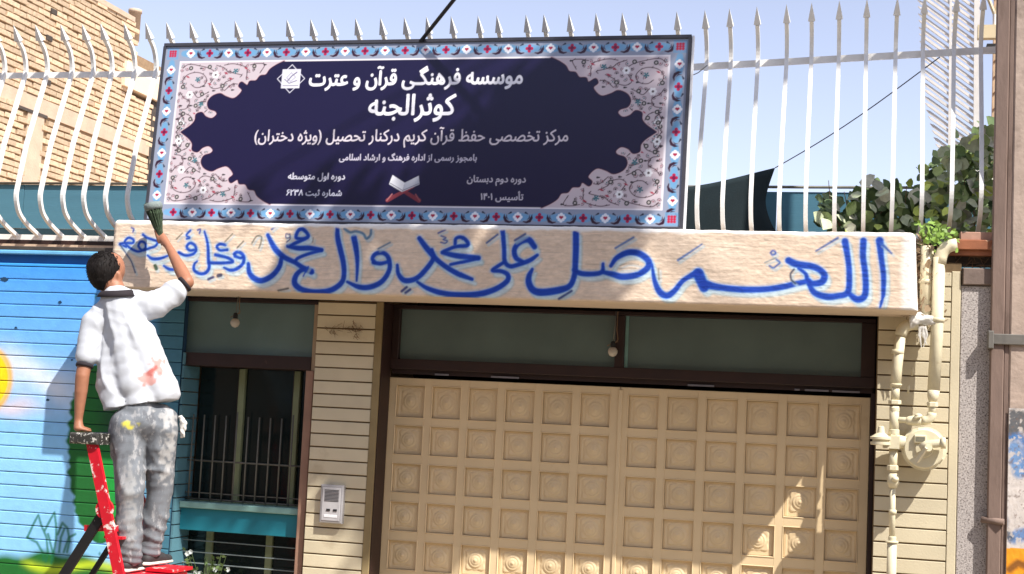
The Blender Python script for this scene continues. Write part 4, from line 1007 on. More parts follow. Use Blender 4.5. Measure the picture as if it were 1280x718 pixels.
while len(vs) < 1050:
    px, py = random.uniform(1024, 1252), random.uniform(150, 312)
    if not in_vine(px, py): continue
    if px < 1045 and py > 285: continue
    if px > 1140 and py > 300: continue
    y = random.uniform(.05, .75) if px > 1150 else random.uniform(.25, .8)
    vs.append((px, py, y))
def leaf_xf(p, big):
    d = (Vector((random.gauss(0, .7), random.uniform(-1, -.1), random.gauss(-.1, .7))).normalized()+SUN*.7).normalized()
    q = d.to_track_quat('Z', 'Y'); return Matrix.Translation(p) @ q.to_matrix().to_4x4() @ Matrix.Rotation(random.uniform(0, 6.28), 4, 'Z') @ Matrix.Scale(big, 4)
vs.sort(key=lambda t: t[2])
inner = MB()
for i, (px, py, y) in enumerate(vs):
    X_ = leaf_xf(Vector(aty(px, py, y)), random.uniform(.65, 1.15))
    if i < 296:
        o = link('leaf', lms[random.choices(range(5), (4, 4, 2, 2, 2))[0]], None, vine); o.matrix_world = X_
        o.matrix_parent_inverse = Matrix.Translation(vine.location).inverted(); o.matrix_basis = X_
    else:
        mb = leafmesh(.075, .09); inner.add([X_ @ Vector(q) for q in mb.v], mb.f, True)
tag(inner.build('inner_leaves', M['leaf2'], vine), kind='stuff')
for i in range(26):
    px = random.uniform(1030, 1248); py = 300
    a = Vector(aty(px, 300, .5)); b = Vector(aty(px+random.uniform(-30, 30), random.uniform(215, 270) if px < 1160 else random.uniform(180, 260), random.uniform(.3, .7)))
    stem.tube([a, a.lerp(b, .5)+Vector((random.uniform(-.05, .05), 0, .02)), b], [.006, .004, .002], 5)
tag(stem.build('stems', M['twig'], vine), kind='stuff')
# tuft hanging at the pipe head
tf = thing('hanging_tuft', 'bright green weed tuft hanging over the top of the gas pipe', 'plant', tuple(aty(1172, 300, -.3)))
mb = MB()
for i in range(150):
    p = Vector(aty(1172+random.gauss(0, 13), 294+random.gauss(0, 8), random.uniform(-.4, -.15))); X_ = leaf_xf(p, random.uniform(.2, .4)); l = leafmesh(.075, .1); mb.add([X_ @ Vector(q) for q in l.v], l.f, True)
tag(mb.build('leaves', mat('fresh_leaf', hexc(120, 150, 60), .6, .3, 5), tf), kind='stuff')
# dry creeper litter between beam end and pipes
dt = thing('dry_creeper', 'dead brown creeper tangle between the beam end and the pipes', 'plant', tuple(aty(1148, 350, -.25)))
mb = MB()
for i in range(230):
    py = random.uniform(300, 410); px = 1152+random.gauss(0, 9); p = Vector(aty(px, py, random.uniform(-.34, -.22))); d = Vector((random.gauss(0, .5), random.gauss(0, .2), random.gauss(-.3, .8))).normalized()*random.uniform(.03, .11)
    mb.tube([p, p+d*.5+Vector((random.gauss(0, .008), 0, random.gauss(0, .008))), p+d], [.003, .0022, .001], 4)
for i in range(30):
    px = random.uniform(1180, 1240); p = Vector(aty(px, random.uniform(318, 336), -.15)); d = Vector((random.gauss(0, 1), -.2, random.gauss(-.2, .4))).normalized()*.09
    mb.tube([p, p+d], [.0025, .001], 4)
tag(mb.build('twigs', M['twig'], dt), kind='stuff')
mb = MB()
for i in range(60):
    p = Vector(aty(1150+random.gauss(0, 10), random.uniform(296, 400), random.uniform(-.36, -.24))); X_ = leaf_xf(p, random.uniform(.3, .7)); l = leafmesh(.07, .09); mb.add([X_ @ Vector(q) for q in l.v], l.f, True)
tag(mb.build('dead_leaves', mat('dead_leaf', hexc(150, 128, 100), .8, .3, 5), dt), kind='stuff')
wbk = MB().box(3.0, 3.76, -.15, .02, 2.692, 2.762).build('ragged_coping', M['ledge']); tag(wbk, 'dark ragged wall cap above the right hand clad pier', 'coping')

# white louvre screen behind the right end of the fence
ls = thing('louvre_screen', 'tall white screen of close diagonal slats behind the fence at the upper right', 'screen', (3.4, 1.6, 2.67))
YS = 1.6
def lsl(px, py): return Vector(aty(px, py, YS))
def left_x(py): return np.interp(py, [-120, 0, 60, 130, 190, 230], [1140, 1147, 1150, 1156, 1172, 1184])
for i in range(44):
    py = -130+i*8.6; a = lsl(left_x(py), py); e_ = lsl(1223, py+(1223-left_x(py))*.72)
    if py > 212: break
    d = (e_-a); n = Vector((-d.z, 0, d.x)).normalized()*.0085
    mb = MB(); y = YS+.012*(i % 2)
    t1, t0 = .10, 0
    a1 = a+d*.07
    mb.add([(a.x, y, a.z), (a1.x+n.x, y, a1.z+n.z), (e_.x+n.x, y, e_.z+n.z), (e_.x-n.x, y, e_.z-n.z), (a1.x-n.x, y, a1.z-n.z),
            (a.x, y+.02, a.z), (a1.x+n.x, y+.02, a1.z+n.z), (e_.x+n.x, y+.02, e_.z+n.z), (e_.x-n.x, y+.02, e_.z-n.z), (a1.x-n.x, y+.02, a1.z-n.z)],
           [(0, 4, 3, 2, 1), (5, 6, 7, 8, 9), (0, 1, 6, 5), (1, 2, 7, 6), (2, 3, 8, 7), (3, 4, 9, 8), (4, 0, 5, 9)])
    mb.build('slat', M['slat'], ls)
a = lsl(1222, -140); b = lsl(1220, 240)
MB().tube([a, b], .028, 4).build('post', M['slat'], ls)
MB().tube([lsl(1190, -140), lsl(1186, 240)], .012, 4).build('post', M['slat'], ls)
rw = thing('ribbed_wall', 'beige ribbed sheet wall with slanted battens behind the utility pole', 'wall', (4.2, 2.6, 2.67))
MB().box(3.80, 5.4, 2.6, 2.66, 2.67, 7.0).build('sheet', M['ribbed'], rw)
for i in range(30):
    z = 3.2+i*.125
    mb = MB(); mb.add([(3.80, 2.57, z), (4.4, 2.57, z+.6), (4.4, 2.57, z+.65), (3.80, 2.57, z+.05), (3.80, 2.599, z), (4.4, 2.599, z+.6), (4.4, 2.599, z+.65), (3.80, 2.599, z+.05)], [(0, 1, 2, 3), (4, 7, 6, 5), (0, 4, 5, 1), (3, 2, 6, 7), (0, 3, 7, 4), (1, 5, 6, 2)])
    mb.build('batten', M['slat'] if 0 else M['ribbed'], rw)
br = thing('wall_bracket', 'cream steel cross bracket with a dark bolt near the top of the pole', 'bracket', tuple(aty(1240, 42, .6)))
a = Vector(aty(1222, 40, .6)); b = Vector(aty(1258, 36, .6)); MB().box(a.x, b.x, .58, .64, a.z-.045, a.z+.04).build('plate', mat('cream_steel', hexc(214, 196, 160), .6, .1), br)
a = Vector(aty(1240, 62, .6)); MB().box(a.x-.035, a.x+.035, .55, .62, a.z-.025, a.z+.025).build('bolt', M['darkslot'], br)
for s_ in (-1, 1):
    MB().tube([Vector(aty(1243, 18, .6)), Vector(aty(1243+s_*14, -18, .6))], .012, 5).build('brace', mat('cream_brace', hexc(214, 196, 160), .6, .1), br)
MB().tube([Vector(aty(1243, 38, .6)), Vector(aty(1243, 14, .6))], .012, 5).build('brace', M['slat'], br)

# neighbour brick building, side wall seen at an angle
XB = -4.9
nb = thing('brick_building', 'tall buff brick neighbour building rising behind the fence at the left', 'building', (XB, 4.3, GZ))
def yz(px, py): q = atx(px, py, XB); return q[1], q[2]
y0b, y1b, ztop_b = -1.0, 6.15, 5.80
MB().box(XB-6, XB-.012, y0b, 5.0, GZ, 5.735).build('wall', M['mortar'], nb)
MB().box(XB-6, XB-.014, 5.0, y1b, GZ, 4.95).build('wall', M['mortar'], nb)
MB().box(XB-6, XB-.4, 5.0, 6.9, 4.95, 5.6).build('wall', M['mortar'], nb)
bl, bh = .205, .047; courses = []
bmesh_ = MB().cbox(0, bl-.012, -.012, .03, 0, bh, .003).mesh('brick')
bm2 = MB().cbox(0, bl*.5-.012, -.012, .03, 0, bh, .003).mesh('brick')
cand = []; z = 3.30; rowi = 0
while z < 5.72:
    y = 2.3-(bl/2 if rowi % 2 else 0)
    ymax = 6.12 if z < 4.9 else 5.0
    while y < ymax-.02:
        cand.append((y, z)); y += bl
    z += .0615; rowi += 1
def special(y, z):     # concrete band and rendered strip
    zb_ = 4.47-.02*(y-2.7)
    return (zb_-.10 < z+.02 < zb_+.06 and y > 2.6) or (3.18 < y+.1 < 3.48 and z < 4.4)
vis = []; rest = []
for (y, z) in cand:
    if special(y, z): continue
    d = Vector((XB, y, z))-Vector(CAM); w = d.dot(Vector(FW)); px = 640+F_PX*d.dot(Vector(RT))/w; py = 359-F_PX*d.dot(Vector(UP))/w
    inside = -12 < px < 206 and -8 < py < 238
    (vis if inside else rest).append((y, z))
vis.sort(key=lambda t: (t[0]-2.3)**2+(t[1]-4.6)**2*.6)
many = MB()
Rz = Matrix.Rotation(math.radians(90), 4, 'Z')
for i, (y, z) in enumerate(vis+rest):
    dx = random.uniform(-.013, .006); w = Matrix.Translation((XB+dx, y, z+random.gauss(0, .0015))) @ Matrix.Rotation(random.gauss(0, .012), 4, 'X') @ Rz
    if i < 298 and i < len(vis):
        o = link('brick', bmesh_, M['brick'], nb); o.matrix_basis = w
    else:
        b = MB().cbox(0, bl-.012, -.012, .03, 0, bh, .003); many.add([w @ Vector(q) for q in b.v], b.f)
tag(many.build('bricks', M['brick'], nb), kind='stuff')
MB().box(XB-.02, XB+.006, 2.6, 6.14, 4.365, 4.52).build('concrete_band', M['concrete'], nb)
MB().box(XB-.02, XB+.004, 3.18, 3.46, 2.7, 4.36).build('rendered_strip', M['concrete'], nb)
MB().box(XB-.02, XB+.012, 3.0, 3.5, 4.345, 4.375).build('drip_ledge', M['ledge'], nb)
MB().box(XB-.05, XB+.02, 2.0, 5.02, 5.737, 5.79).build('parapet_cap', M['concrete'], nb)
for (px, py) in ((66, 15), (60, 48), (58, 103)):
    y, z = yz(px, py); MB().box(XB-.02, XB+.02, y-.05, y+.05, z-.025, z+.025).build('broken_hole', M['ledge'], nb)
# projecting slab with dark recess beneath
y, z = yz(153, 78); y2, z2 = yz(153, 108)
MB().cbox(XB-.6, XB+.05, y, 5.95, z2, z-.06, .004).build('slab', mat('pinkish_concrete_slab', hexc(226, 204, 180), .9, .06, 8), nb)
MB().box(XB-.3, XB+.03, y+.05, 5.9, z-.058, z+.03).build('slab', mat('pale_slab_top', hexc(230, 214, 196), .9, .06, 8), nb)
MB().box(XB-.03, XB+.008, 5.55, 5.95, 2.7, z2-.004).build('dark_opening', M['ledge'], nb)
ch_ = thing('chimney_pipe', 'short pale chimney pipe on the brick building roof edge', 'chimney', tuple(atx(168, 24, XB-.2)))
p = atx(168, 30, XB-.2); MB().lathe(tuple(p), [(.065, -.2), (.065, .12), (.075, .122), (.075, .16), (.06, .165)], 14).build('pipe', M['concrete'], ch_)

# ------------------------------------------------------------------ gas pipes, meter
gp = thing('gas_pipework', 'cream painted gas pipes with valves running down the right pier', 'pipes', (3.1, -.3, GZ))
YP = -.33
def PP(px, py, y=YP): return Vector(aty(px, py, y))
def pipe(name, pts, r, n=14): return MB().tube(pts, r, n).build(name, M['pipe'], gp)
def nut(px, py, r, h, ax='Z', n=6, nm='nut'):
    c = PP(px, py); mb = MB(); mb.drum(tuple(c), [(r*.86, -h/2), (r, -h/2+.004), (r, h/2-.004), (r*.86, h/2)], n, ax)
    o = mb.build(nm, M['pipe'], gp)
    for p in o.data.polygons: p.use_smooth = n > 8
    return o
bend = lambda a, b, c, k=6: [a.lerp(b, t).lerp(b.lerp(c, t), t) for t in np.linspace(0, 1, k)]
# right riser
pipe('riser', [PP(1174, 322), PP(1171, 420), PP(1167, 488)], .0345)
pipe('riser', bend(PP(1174.5, 330), PP(1176, 306), PP(1196, 306)), [.036]*6)
pipe('reducer', [PP(1167, 488), PP(1166, 497), PP(1165.5, 503)], [.0345, .030, .020])
pipe('riser', [PP(1165.5, 500), PP(1165, 520)], .020); nut(1165.5, 506, .031, .028)
pipe('elbow', bend(PP(1165, 516), PP(1164.5, 527), PP(1152, 526)), [.026]*6)
pipe('cross_pipe', [PP(1156, 526), PP(1118, 525)], .017)
pipe('valve_body', [PP(1155, 526.5), PP(1150, 526.5), PP(1143, 526), PP(1136, 526), PP(1132, 525.5)], [.018, .027, .030, .026, .018], 12)
c = PP(1148, 520, YP-.03); MB().ell(tuple(c), (.022, .02, .014)).build('valve_cap', M['pipe'], gp)
MB().tube([PP(1141, 524, YP-.045), PP(1152, 520, YP-.05)], [.007, .006], 6).build('valve_lever', M['pipe'], gp)
# second riser behind with wrapped elbow
pipe('riser', [PP(1159, 308, -.30), PP(1158, 350, -.30), PP(1157, 396, -.30)], .036)
pipe('riser', [PP(1126, 416), PP(1121, 460), PP(1119.5, 484)], .0300); pipe('riser', [PP(1119.5, 482), PP(1119, 500)], .0235)
pipe('elbow', bend(PP(1126, 420), PP(1127, 404), PP(1148, 405)), [.034]*6); nut(1120, 481, .034, .012, n=14, nm='collar')
nut(1118.5, 503, .036, .026); nut(1118, 512, .028, .026, n=14, nm='collar'); pipe('tee', [PP(1118, 508), PP(1117.5, 542)], .0265); nut(1117.5, 540, .030, .030, n=14, nm='collar'); nut(1117.5, 545, .033, .018)
# regulator with flange at the left
c = PP(1114, 553); MB().box(c.x-.045, c.x+.045, c.y-.045, c.y+.04, c.z-.035, c.z+.035).build('regulator_body', M['pipe'], gp)
c = PP(1126, 553); MB().drum((c.x, c.y, c.z), [(.038, -.03), (.040, .0), (.034, .03), (.02, .034)], 14, 'X').build('regulator_outlet', M['pipe'], gp)
c = PP(1101, 551, YP-.02); MB().drum((c.x, c.y, c.z), [(.055, -.025), (.058, -.022), (.058, -.008), (.046, -.006), (.046, .006), (.060, .008), (.060, .020), (.050, .024), (.036, .034), (.022, .044), (.016, .078), (.010, .082)], 20).build('regulator_dome', M['pipe'], gp)
pipe('riser', [PP(1117, 560), PP(1116.5, 590)], [.026, .020]); nut(1116, 585, .033, .03)
pipe('valve_body', [PP(1116.5, 592), PP(1116.5, 597), PP(1116.3, 603), PP(1116, 610)], [.026, .034, .034, .022], 12); c = PP(1119, 599, YP-.035); MB().ell(tuple(c), (.02, .02, .016)).build('valve_cap', M['pipe'], gp)
pipe('riser', [PP(1116, 606), PP(1115, 676)], .0165); nut(1115.3, 674, .022, .03, n=14, nm='collar'); nut(1115, 677.5, .036, .012, n=14, nm='collar')
bot = PP(1114, 725); pipe('riser', [PP(1115, 677), bot, Vector((bot.x-.004, bot.y, GZ))], .0265)
for (px, py) in ((1136, 492), (1141, 470)):
    MB().tube([PP(px, py-10, -.26), PP(px-1, py, -.26)], .006, 6).build('drip', M['pipe'], gp)
for (px, py, yy_, rr_) in ((1172, 400, YP, .037), (1122, 440, YP, .032), (1115.8, 640, YP, .019), (1157.5, 352, -.30, .038)):
    c = PP(px, py, yy_); MB().lathe((c.x, c.y, c.z), [(rr_, -.012), (rr_+.003, -.011), (rr_+.003, .011), (rr_, .012)], 14).build('pipe_clip', M['pipe'], gp)
    MB().box(c.x-.008, c.x+.008, c.y+rr_-.004, -.212, c.z-.01, c.z+.01).build('clip_stem', M['pipe'], gp)
# wrapped cloth
wc = thing('wrapped_cloth', 'white dusty cloth wrapped round the pipe elbow below the beam end', 'cloth', tuple(PP(1148, 405)))
mb = MB(); n_ = 30
a, b = PP(1136, 402, YP-.01), PP(1170, 402, YP-.01)
prow = []
for i in range(n_):
    t = i/(n_-1); c = a.lerp(b, t)+Vector((0, 0, .012*math.sin(t*3.1))); r0 = .042*(1-.5*t)*(1 if i not in (0, n_-1) else .5)
    row = []
    for k in range(19):
        an = 2*math.pi*k/18; q = r0*(1+.22*math.sin(3*an+t*9)+.12*math.sin(7*an-t*20)); row.append((c.x, c.y+q*math.cos(an), c.z+q*math.sin(an)))
    prow.append(row)
link('cloth_wrap', grid_mesh('cloth_wrap', np.array(prow)), M['rag'], wc)
mb = MB()
for i in range(6):
    p = PP(1149+i*1.4, 408, YP-.02); mb.tube([p, p+Vector((random.gauss(0, .01), 0, -.05)), p+Vector((random.gauss(.01, .015), 0, -random.uniform(.06, .13)))], [.008, .006, .002], 5)
mb.build('cloth_tail', M['rag'], wc)

gm = thing('gas_meter', 'round cream painted gas meter beside the pipes on the pier', 'gas meter', tuple(PP(1157, 560)))
c = PP(1155, 561, -.34)
MB().drum((c.x, c.y, c.z), [(.085, -.10), (.112, -.085), (.118, -.05), (.118, -.02), (.124, -.015), (.124, .0), (.113, .003), (.111, .018), (.104, .026), (.050, .028), (.046, .040), (.02, .042)], 36, 'Y').build('meter_drum', M['pipe'], gm)
Ms = Matrix.Rotation(math.radians(22), 4, 'Y')
c2 = PP(1168, 556, -.41); MB().tube([PP(1150, 560, -.42), PP(1158, 556, -.425), PP(1176, 554, -.42), PP(1181, 554, -.42)], [.020, .024, .024, .024], 12).build('index_housing', M['pipe'], gm)
MB().tube([PP(1176, 554, -.42), PP(1182, 554, -.42)], [.032, .032], 14).build('end_cap', M['pipe'], gm)
MB().tube([PP(1158, 560, -.40), PP(1161, 560, -.455)], [.024, .020], 12).build('dial_cap', M['pipe'], gm)
MB().tube([PP(1158, 560, -.46), PP(1146, 577, -.42)], [.012, .016], 4).build('lever', M['pipe'], gm)
for k in range(8):
    an = k*math.pi/4+.3; MB().lathe((c.x+.112*math.cos(an), c.y-.004, c.z+.112*math.sin(an)), [(.007, 0), (.007, .008), (.004, .010)], 6, 'Y').build('bolt', M['pipe'], gm)
MB().cbox(c.x-.055, c.x+.01, c.y-.050, c.y-.0275, c.z+.030, c.z+.075, .004).build('index_box', M['pipe'], gm)
MB().box(c.x-.047, c.x+.002, c.y-.052, c.y-.0502, c.z+.040, c.z+.065).build('index_window', mat('dusty_index_glass', hexc(120, 116, 100), .4, .2, 30), gm)
MB().tube([PP(1140, 548, -.33), PP(1128, 553, -.33)], .018, 10).build('inlet', M['pipe'], gm)

# ------------------------------------------------------------------ utility pole
ply = -.262; DXP = .055
up = thing('utility_pole', 'brown grey concrete utility pole with steel band and torn posters at the right edge', 'pole', (3.75, ply, GZ))
for zc in range(3):
    z0_, z1_ = [(GZ, 2.18), (2.18, 3.6), (3.6, 9.0)][zc]
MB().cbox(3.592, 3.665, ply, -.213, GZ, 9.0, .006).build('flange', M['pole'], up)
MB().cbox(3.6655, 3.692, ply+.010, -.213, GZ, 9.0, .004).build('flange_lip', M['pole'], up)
MB().cbox(3.6925, 4.05, ply+.004, -.213, GZ, 9.0, .010).build('pole_face', M['pole_face'], up)
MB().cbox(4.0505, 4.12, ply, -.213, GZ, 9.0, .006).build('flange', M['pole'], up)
MB().cbox(3.583, 4.13, ply-.014, -.2125, 2.225, 2.285, .004).build('steel_band', M['band'], up)
MB().cbox(3.576, 3.606, ply-.03, -.214, 2.20, 2.30, .004).build('band_clamp', M['band'], up)
# torn posters: paint, print and a painted-in shadow on thin paper
pc = Canvas(.34, 1.40, .004, (205, 196, 190))
nzp = vnoise((pc.H, pc.W), (14, 5), 31, 5, .6)
pc.a *= 1+.18*nzp[..., None]
def ppx(px, py): q = aty(px, py, ply); return (q[0]-3.697, 1.87-q[2])
for (pts, r, col, op) in (
        ([(1262, 540), (1270, 522), (1285, 530)], .05, (70, 74, 80), .9), ([(1258, 548), (1275, 546), (1285, 560)], .02, (70, 120, 180), .9),  # first stroke: dark grey cast shadow painted into the paper
        ([(1268, 560), (1270, 578), (1274, 590)], .035, (80, 134, 190), .85), ([(1283, 565), (1284, 590)], .03, (70, 120, 180), .8),
        ([(1252, 645), (1256, 652), (1254, 662)], .02, (66, 80, 100), .8), ([(1268, 672), (1285, 666)], .035, (70, 120, 180), .85), ([(1256, 664), (1262, 672)], .02, (60, 64, 70), .8)):
    pc.stroke([ppx(*q) for q in pts], r, col, .012, op)
rip = vnoise((pc.H, pc.W), (60, 16), 35, 4, .65); pc.blend(0, pc.W, 0, pc.H, np.clip((rip-.12)*9, 0, 1)*.85, (200, 190, 182)); pc.blend(0, pc.W, 0, pc.H, np.clip((-.30-rip)*9, 0, 1)*.6, (120, 100, 90)); oy = ppx(1265, 685)[1]
og = (np.arange(pc.H)[:, None]*pc.step > oy+.012*nzp)*1.0
pc.blend(0, pc.W, 0, pc.H, og*np.ones((1, pc.W)), (236, 152, 22))
pc.stroke([ppx(1262, 712), ppx(1272, 704), ppx(1282, 708)], .02, (90, 50, 20), .01, .8)
X, Zz = np.meshgrid(np.linspace(3.697, 4.04, pc.W), np.linspace(1.87, .47, pc.H))
V = np.stack([X, ply-.002-.002*np.abs(vnoise((pc.H, pc.W), (20, 8), 32, 3)), Zz], -1)
tag(link('torn_poster', grid_mesh('torn_poster', V, pc.a), M['poster']), 'torn white and blue poster paper with an orange sheet pasted on the pole', 'poster')
tag(MB().tube([(3.56, ply+.02, 1.24), (3.68, ply-.012, 1.235)], .018, 6).build('pole_clip', M['pole']), 'small brown clip fixed low on the left flange of the pole', 'clip')
# ------------------------------------------------------------------ ladder
YA, YB2 = -1.42, -1.02
ld = thing('stepladder', 'red and black paint spattered stepladder under the painter', 'ladder', (-1.5, -1.2, GZ))
tA = aty(115, 553, YA); bA = aty(149, 718, YA); dA = (bA-tA); kA = (GZ-tA[2])/dA[2]; footA = tA+dA*kA
def rail_at(z, y, side=0):
    t = (z-tA[2])/(footA[2]-tA[2]); return Vector((tA[0]+(footA[0]-tA[0])*t, y, z))
def plank3(a, b, w, th, nm, m, root, up=Vector((0, 1, 0))):
    a, b = Vector(a), Vector(b); d = (b-a).normalized(); s = up.cross(d).normalized(); u = d.cross(s)
    mb = MB(); vs_ = [p+s*sx*w/2+u*sy*th/2 for p in (a, b) for sx, sy in ((-1, -1), (1, -1), (1, 1), (-1, 1))]
    mb.add(vs_, [(3, 2, 1, 0), (4, 5, 6, 7), (0, 1, 5, 4), (1, 2, 6, 5), (2, 3, 7, 6), (3, 0, 4, 7)])
    return mb.build(nm, m, root)
ztopL = tA[2]
for y in (YA, YB2): plank3(rail_at(ztopL, y), rail_at(GZ, y), .062, .025, 'rail', M['red'], ld)
hz = aty(118, 640, YA)
hx = rail_at(hz[2], YA).x
rb_ = aty(80, 718, YA); dd = np.array(rb_)-np.array((hx-.02, YA, hz[2])); kk = (GZ-hz[2])/dd[2]
for y in (YA+.03, YB2-.03):
    a = Vector((hx-.02, y, hz[2]+.02)); b = a+Vector((dd[0], 0, dd[2]))*kk; plank3(a, b, .055 if y < -1.2 else .03, .022, 'rear_leg', M['black_leg'], ld)
    MB().lathe((hx-.012, y-.03 if y < -1.2 else y+.03, hz[2]+.02), [(.055, -.006), (.055, .006)], 18, 'Y').build('hinge_plate', M['red'], ld)
zs_ = [hz[2]-.13, .66, .38, .10]
for i, z_ in enumerate(zs_):
    a = rail_at(z_, YA+.013); b = rail_at(z_, YB2-.013); 
    MB().box(a.x-.055, a.x+.06, YA+.014, YB2-.014, z_-.014, z_).build('step', M['red'], ld)
plank3((hx-.16, YA+.06, hz[2]-.10), rail_at(hz[2]-.085, YA+.03)+Vector((.03, 0, 0)), .035, .02, 'brace', M['red'], ld)
MB().cbox(tA[0]-.125, tA[0]+.055, YA-.04, YB2+.04, ztopL-.012, ztopL+.05, .01).build('top_cap', M['cap'], ld)

# ------------------------------------------------------------------ the painter
def remesh(name, parts, voxel=.012, smooth_it=6, m=None, parent=None, fn=None, **kw):
    """parts: (p0, p1, r0, r1[, sx, sy, sz]) tapered capsules melted into one surface"""
    mb = MB()
    for q in parts:
        p0, p1, r0, r1 = Vector(q[0]), Vector(q[1]), q[2], q[3]
        n = max(2, int((p1-p0).length/(min(r0, r1)*.5))+1) if (p1-p0).length > 1e-4 else 1
        sc = q[4] if len(q) > 4 else (1, 1, 1)
        pts = [p0.lerp(p1, i/max(1, n-1)) for i in range(n)]; rs = [r0+(r1-r0)*i/max(1, n-1) for i in range(n)]
        for p, r in zip(pts, rs): mb.ell(tuple(p), (r*sc[0], r*sc[1], r*sc[2]), 14, 9)
    me = mb.mesh(name); o = bpy.data.objects.new(name, me); COL.objects.link(o)
    r = o.modifiers.new('r', 'REMESH'); r.mode = 'VOXEL'; r.voxel_size = voxel
    s = o.modifiers.new('s', 'SMOOTH'); s.iterations = smooth_it; s.factor = .5
    dg = bpy.context.evaluated_depsgraph_get(); dg.update(); out = bpy.data.meshes.new_from_object(o.evaluated_get(dg))
    bpy.data.objects.remove(o); bpy.data.meshes.remove(me)
    out.polygons.foreach_set('use_smooth', [True]*len(out.polygons))
    if fn:
        n = len(out.vertices); co = np.empty(n*3); out.vertices.foreach_get('co', co); no = np.empty(n*3); out.vertices.foreach_get('normal', no)
        co = co.reshape(-1, 3); no = no.reshape(-1, 3); co = fn(co, no); out.vertices.foreach_set('co', co.reshape(-1)); out.update()
    ob = link(name, out, m, parent); out.name = name
    return ob
YM = -1.22
def J(px, py, y=YM): return Vector(aty(px, py, y))
head = J(135, 342, -1.22); neck0 = J(147, 372, -1.24); neck1 = J(140, 350, -1.22)
shL = J(117, 404, -1.27); shR = J(196, 382, -1.12); elR = J(234, 353, -1.03); wrR = J(211, 309, -.86); haR = J(203, 298, -.82)
elL = J(103, 470, -1.34); wrL = J(98, 526, -1.33); haL = J(98, 540, -1.34)
chest = J(160, 420, -1.20); waist = J(170, 480, -1.22); pelvis = J(178, 528, -1.22)
hipL = J(160, 540, -1.25); hipR = J(200, 536, -1.17); knL = J(162, 618, -1.30); knR = J(200, 614, -1.12); anL = J(161, 696, -1.29); anR = J(188, 688, -1.12)
fwd = Vector((.15, 1, 0)).normalized(); side = Vector((1, -.15, 0)).normalized()
man = thing('person', 'man in white polo and paint stained grey trousers painting the beam from a ladder', 'person', (float(J(178, 690).x), -1.2, float(J(178, 700).z)))
body = [(neck0, neck1, .060, .056), (head+Vector((0, 0, -.01)), head+Vector((.01, .01, .025)), .098, .094, (.86, 1.0, 1.08)),
        (head+fwd*.045+Vector((0, 0, -.055)), head+fwd*.06+Vector((0, 0, -.07)), .055, .045),
        (head+fwd*.10+Vector((0, 0, -.01)), head+fwd*.115+Vector((0, 0, -.025)), .012, .015),        # nose
        (head+fwd*.09+side*.03+Vector((0, 0, .02)), head+fwd*.09-side*.03+Vector((0, 0, .02)), .016, .016),  # brow
        (head+fwd*.095+Vector((0, 0, -.058)), head+fwd*.095+Vector((0, 0, -.062)), .016, .014),           # mouth
        (neck0, shL, .05, .045), (neck0, shR, .05, .045), (chest, waist, .09, .085), (chest+side*.06, waist+side*.04, .075, .07), (chest-side*.06, waist-side*.04, .075, .07), (waist, pelvis, .085, .09),
        (shR, elR, .050, .040), (elR, elR.lerp(wrR, .35), .041, .040), (elR.lerp(wrR, .35), wrR, .039, .024),
        (shL, elL, .052, .040), (elL, elL.lerp(wrL, .35), .041, .038), (elL.lerp(wrL, .35), wrL, .037, .024),
        (hipL, knL, .075, .05), (knL, anL, .048, .038), (hipR, knR, .075, .05), (knR, anR, .048, .038)]
for s_ in (-1, 1):
    ec = head+side*s_*.092-fwd*.012+Vector((0, 0, -.030)); body.append((ec+Vector((0, 0, .024))-fwd*.004, ec-Vector((0, 0, .020)), .015, .011, (.7, 1, 1))); body.append((head+side*s_*.072+Vector((0, 0, -.03)), ec, .022, .010))
# right hand closed round the brush handle
hb_ = haR; bd = (J(191, 252, -.80)-J(204, 300, -.80)).normalized()      # brush direction
pd = (haR-wrR).normalized(); ax = bd.cross(pd).normalized()
body.append((wrR, haR, .024, .030, (1, .8, 1)))
for i in range(4):
    b0 = haR+bd*(.030-i*.020)+pd*.018; f1 = b0+ax*.024+pd*.016; f2 = f1+ax*.004-pd*.026-bd*.002; f0 = b0-ax*.012
    body += [(f0, b0, .0105, .010), (b0, f1, .010, .009), (f1, f2, .009, .0075)]
body += [(haR+bd*.02-ax*.01, haR+bd*.042+ax*.012+pd*.004, .011, .009), (haR+bd*.042+ax*.012+pd*.004, haR+bd*.05+ax*.032+pd*.012, .009, .0075)]
# left hand flat on the ladder cap, fingers over the edge
capz = ztopL+.05; haL = Vector((haL.x, haL.y, capz+.022))
body.append((wrL, haL, .024, .028, (1.1, 1, .75)))
for i in range(4):
    b0 = haL+Vector((-.030+i*.019, .03, .0)); f1 = b0+Vector((-.004+.003*i, .035+(.006 if i in (1, 2) else 0), -.004)); f2 = f1+Vector((0, .022, -.014))
    body += [(haL+Vector((-.020+i*.013, .0, 0)), b0, .011, .0105), (b0, f1, .010, .009), (f1, f2, .009, .0075)]
body += [(haL+Vector((.022, -.01, -.002)), haL+Vector((.048, .012, -.008)), .011, .0095), (haL+Vector((.048, .012, -.008)), haL+Vector((.058, .034, -.012)), .0095, .0075)]
remesh('body', body, .0075, 4, M['skin'], man)
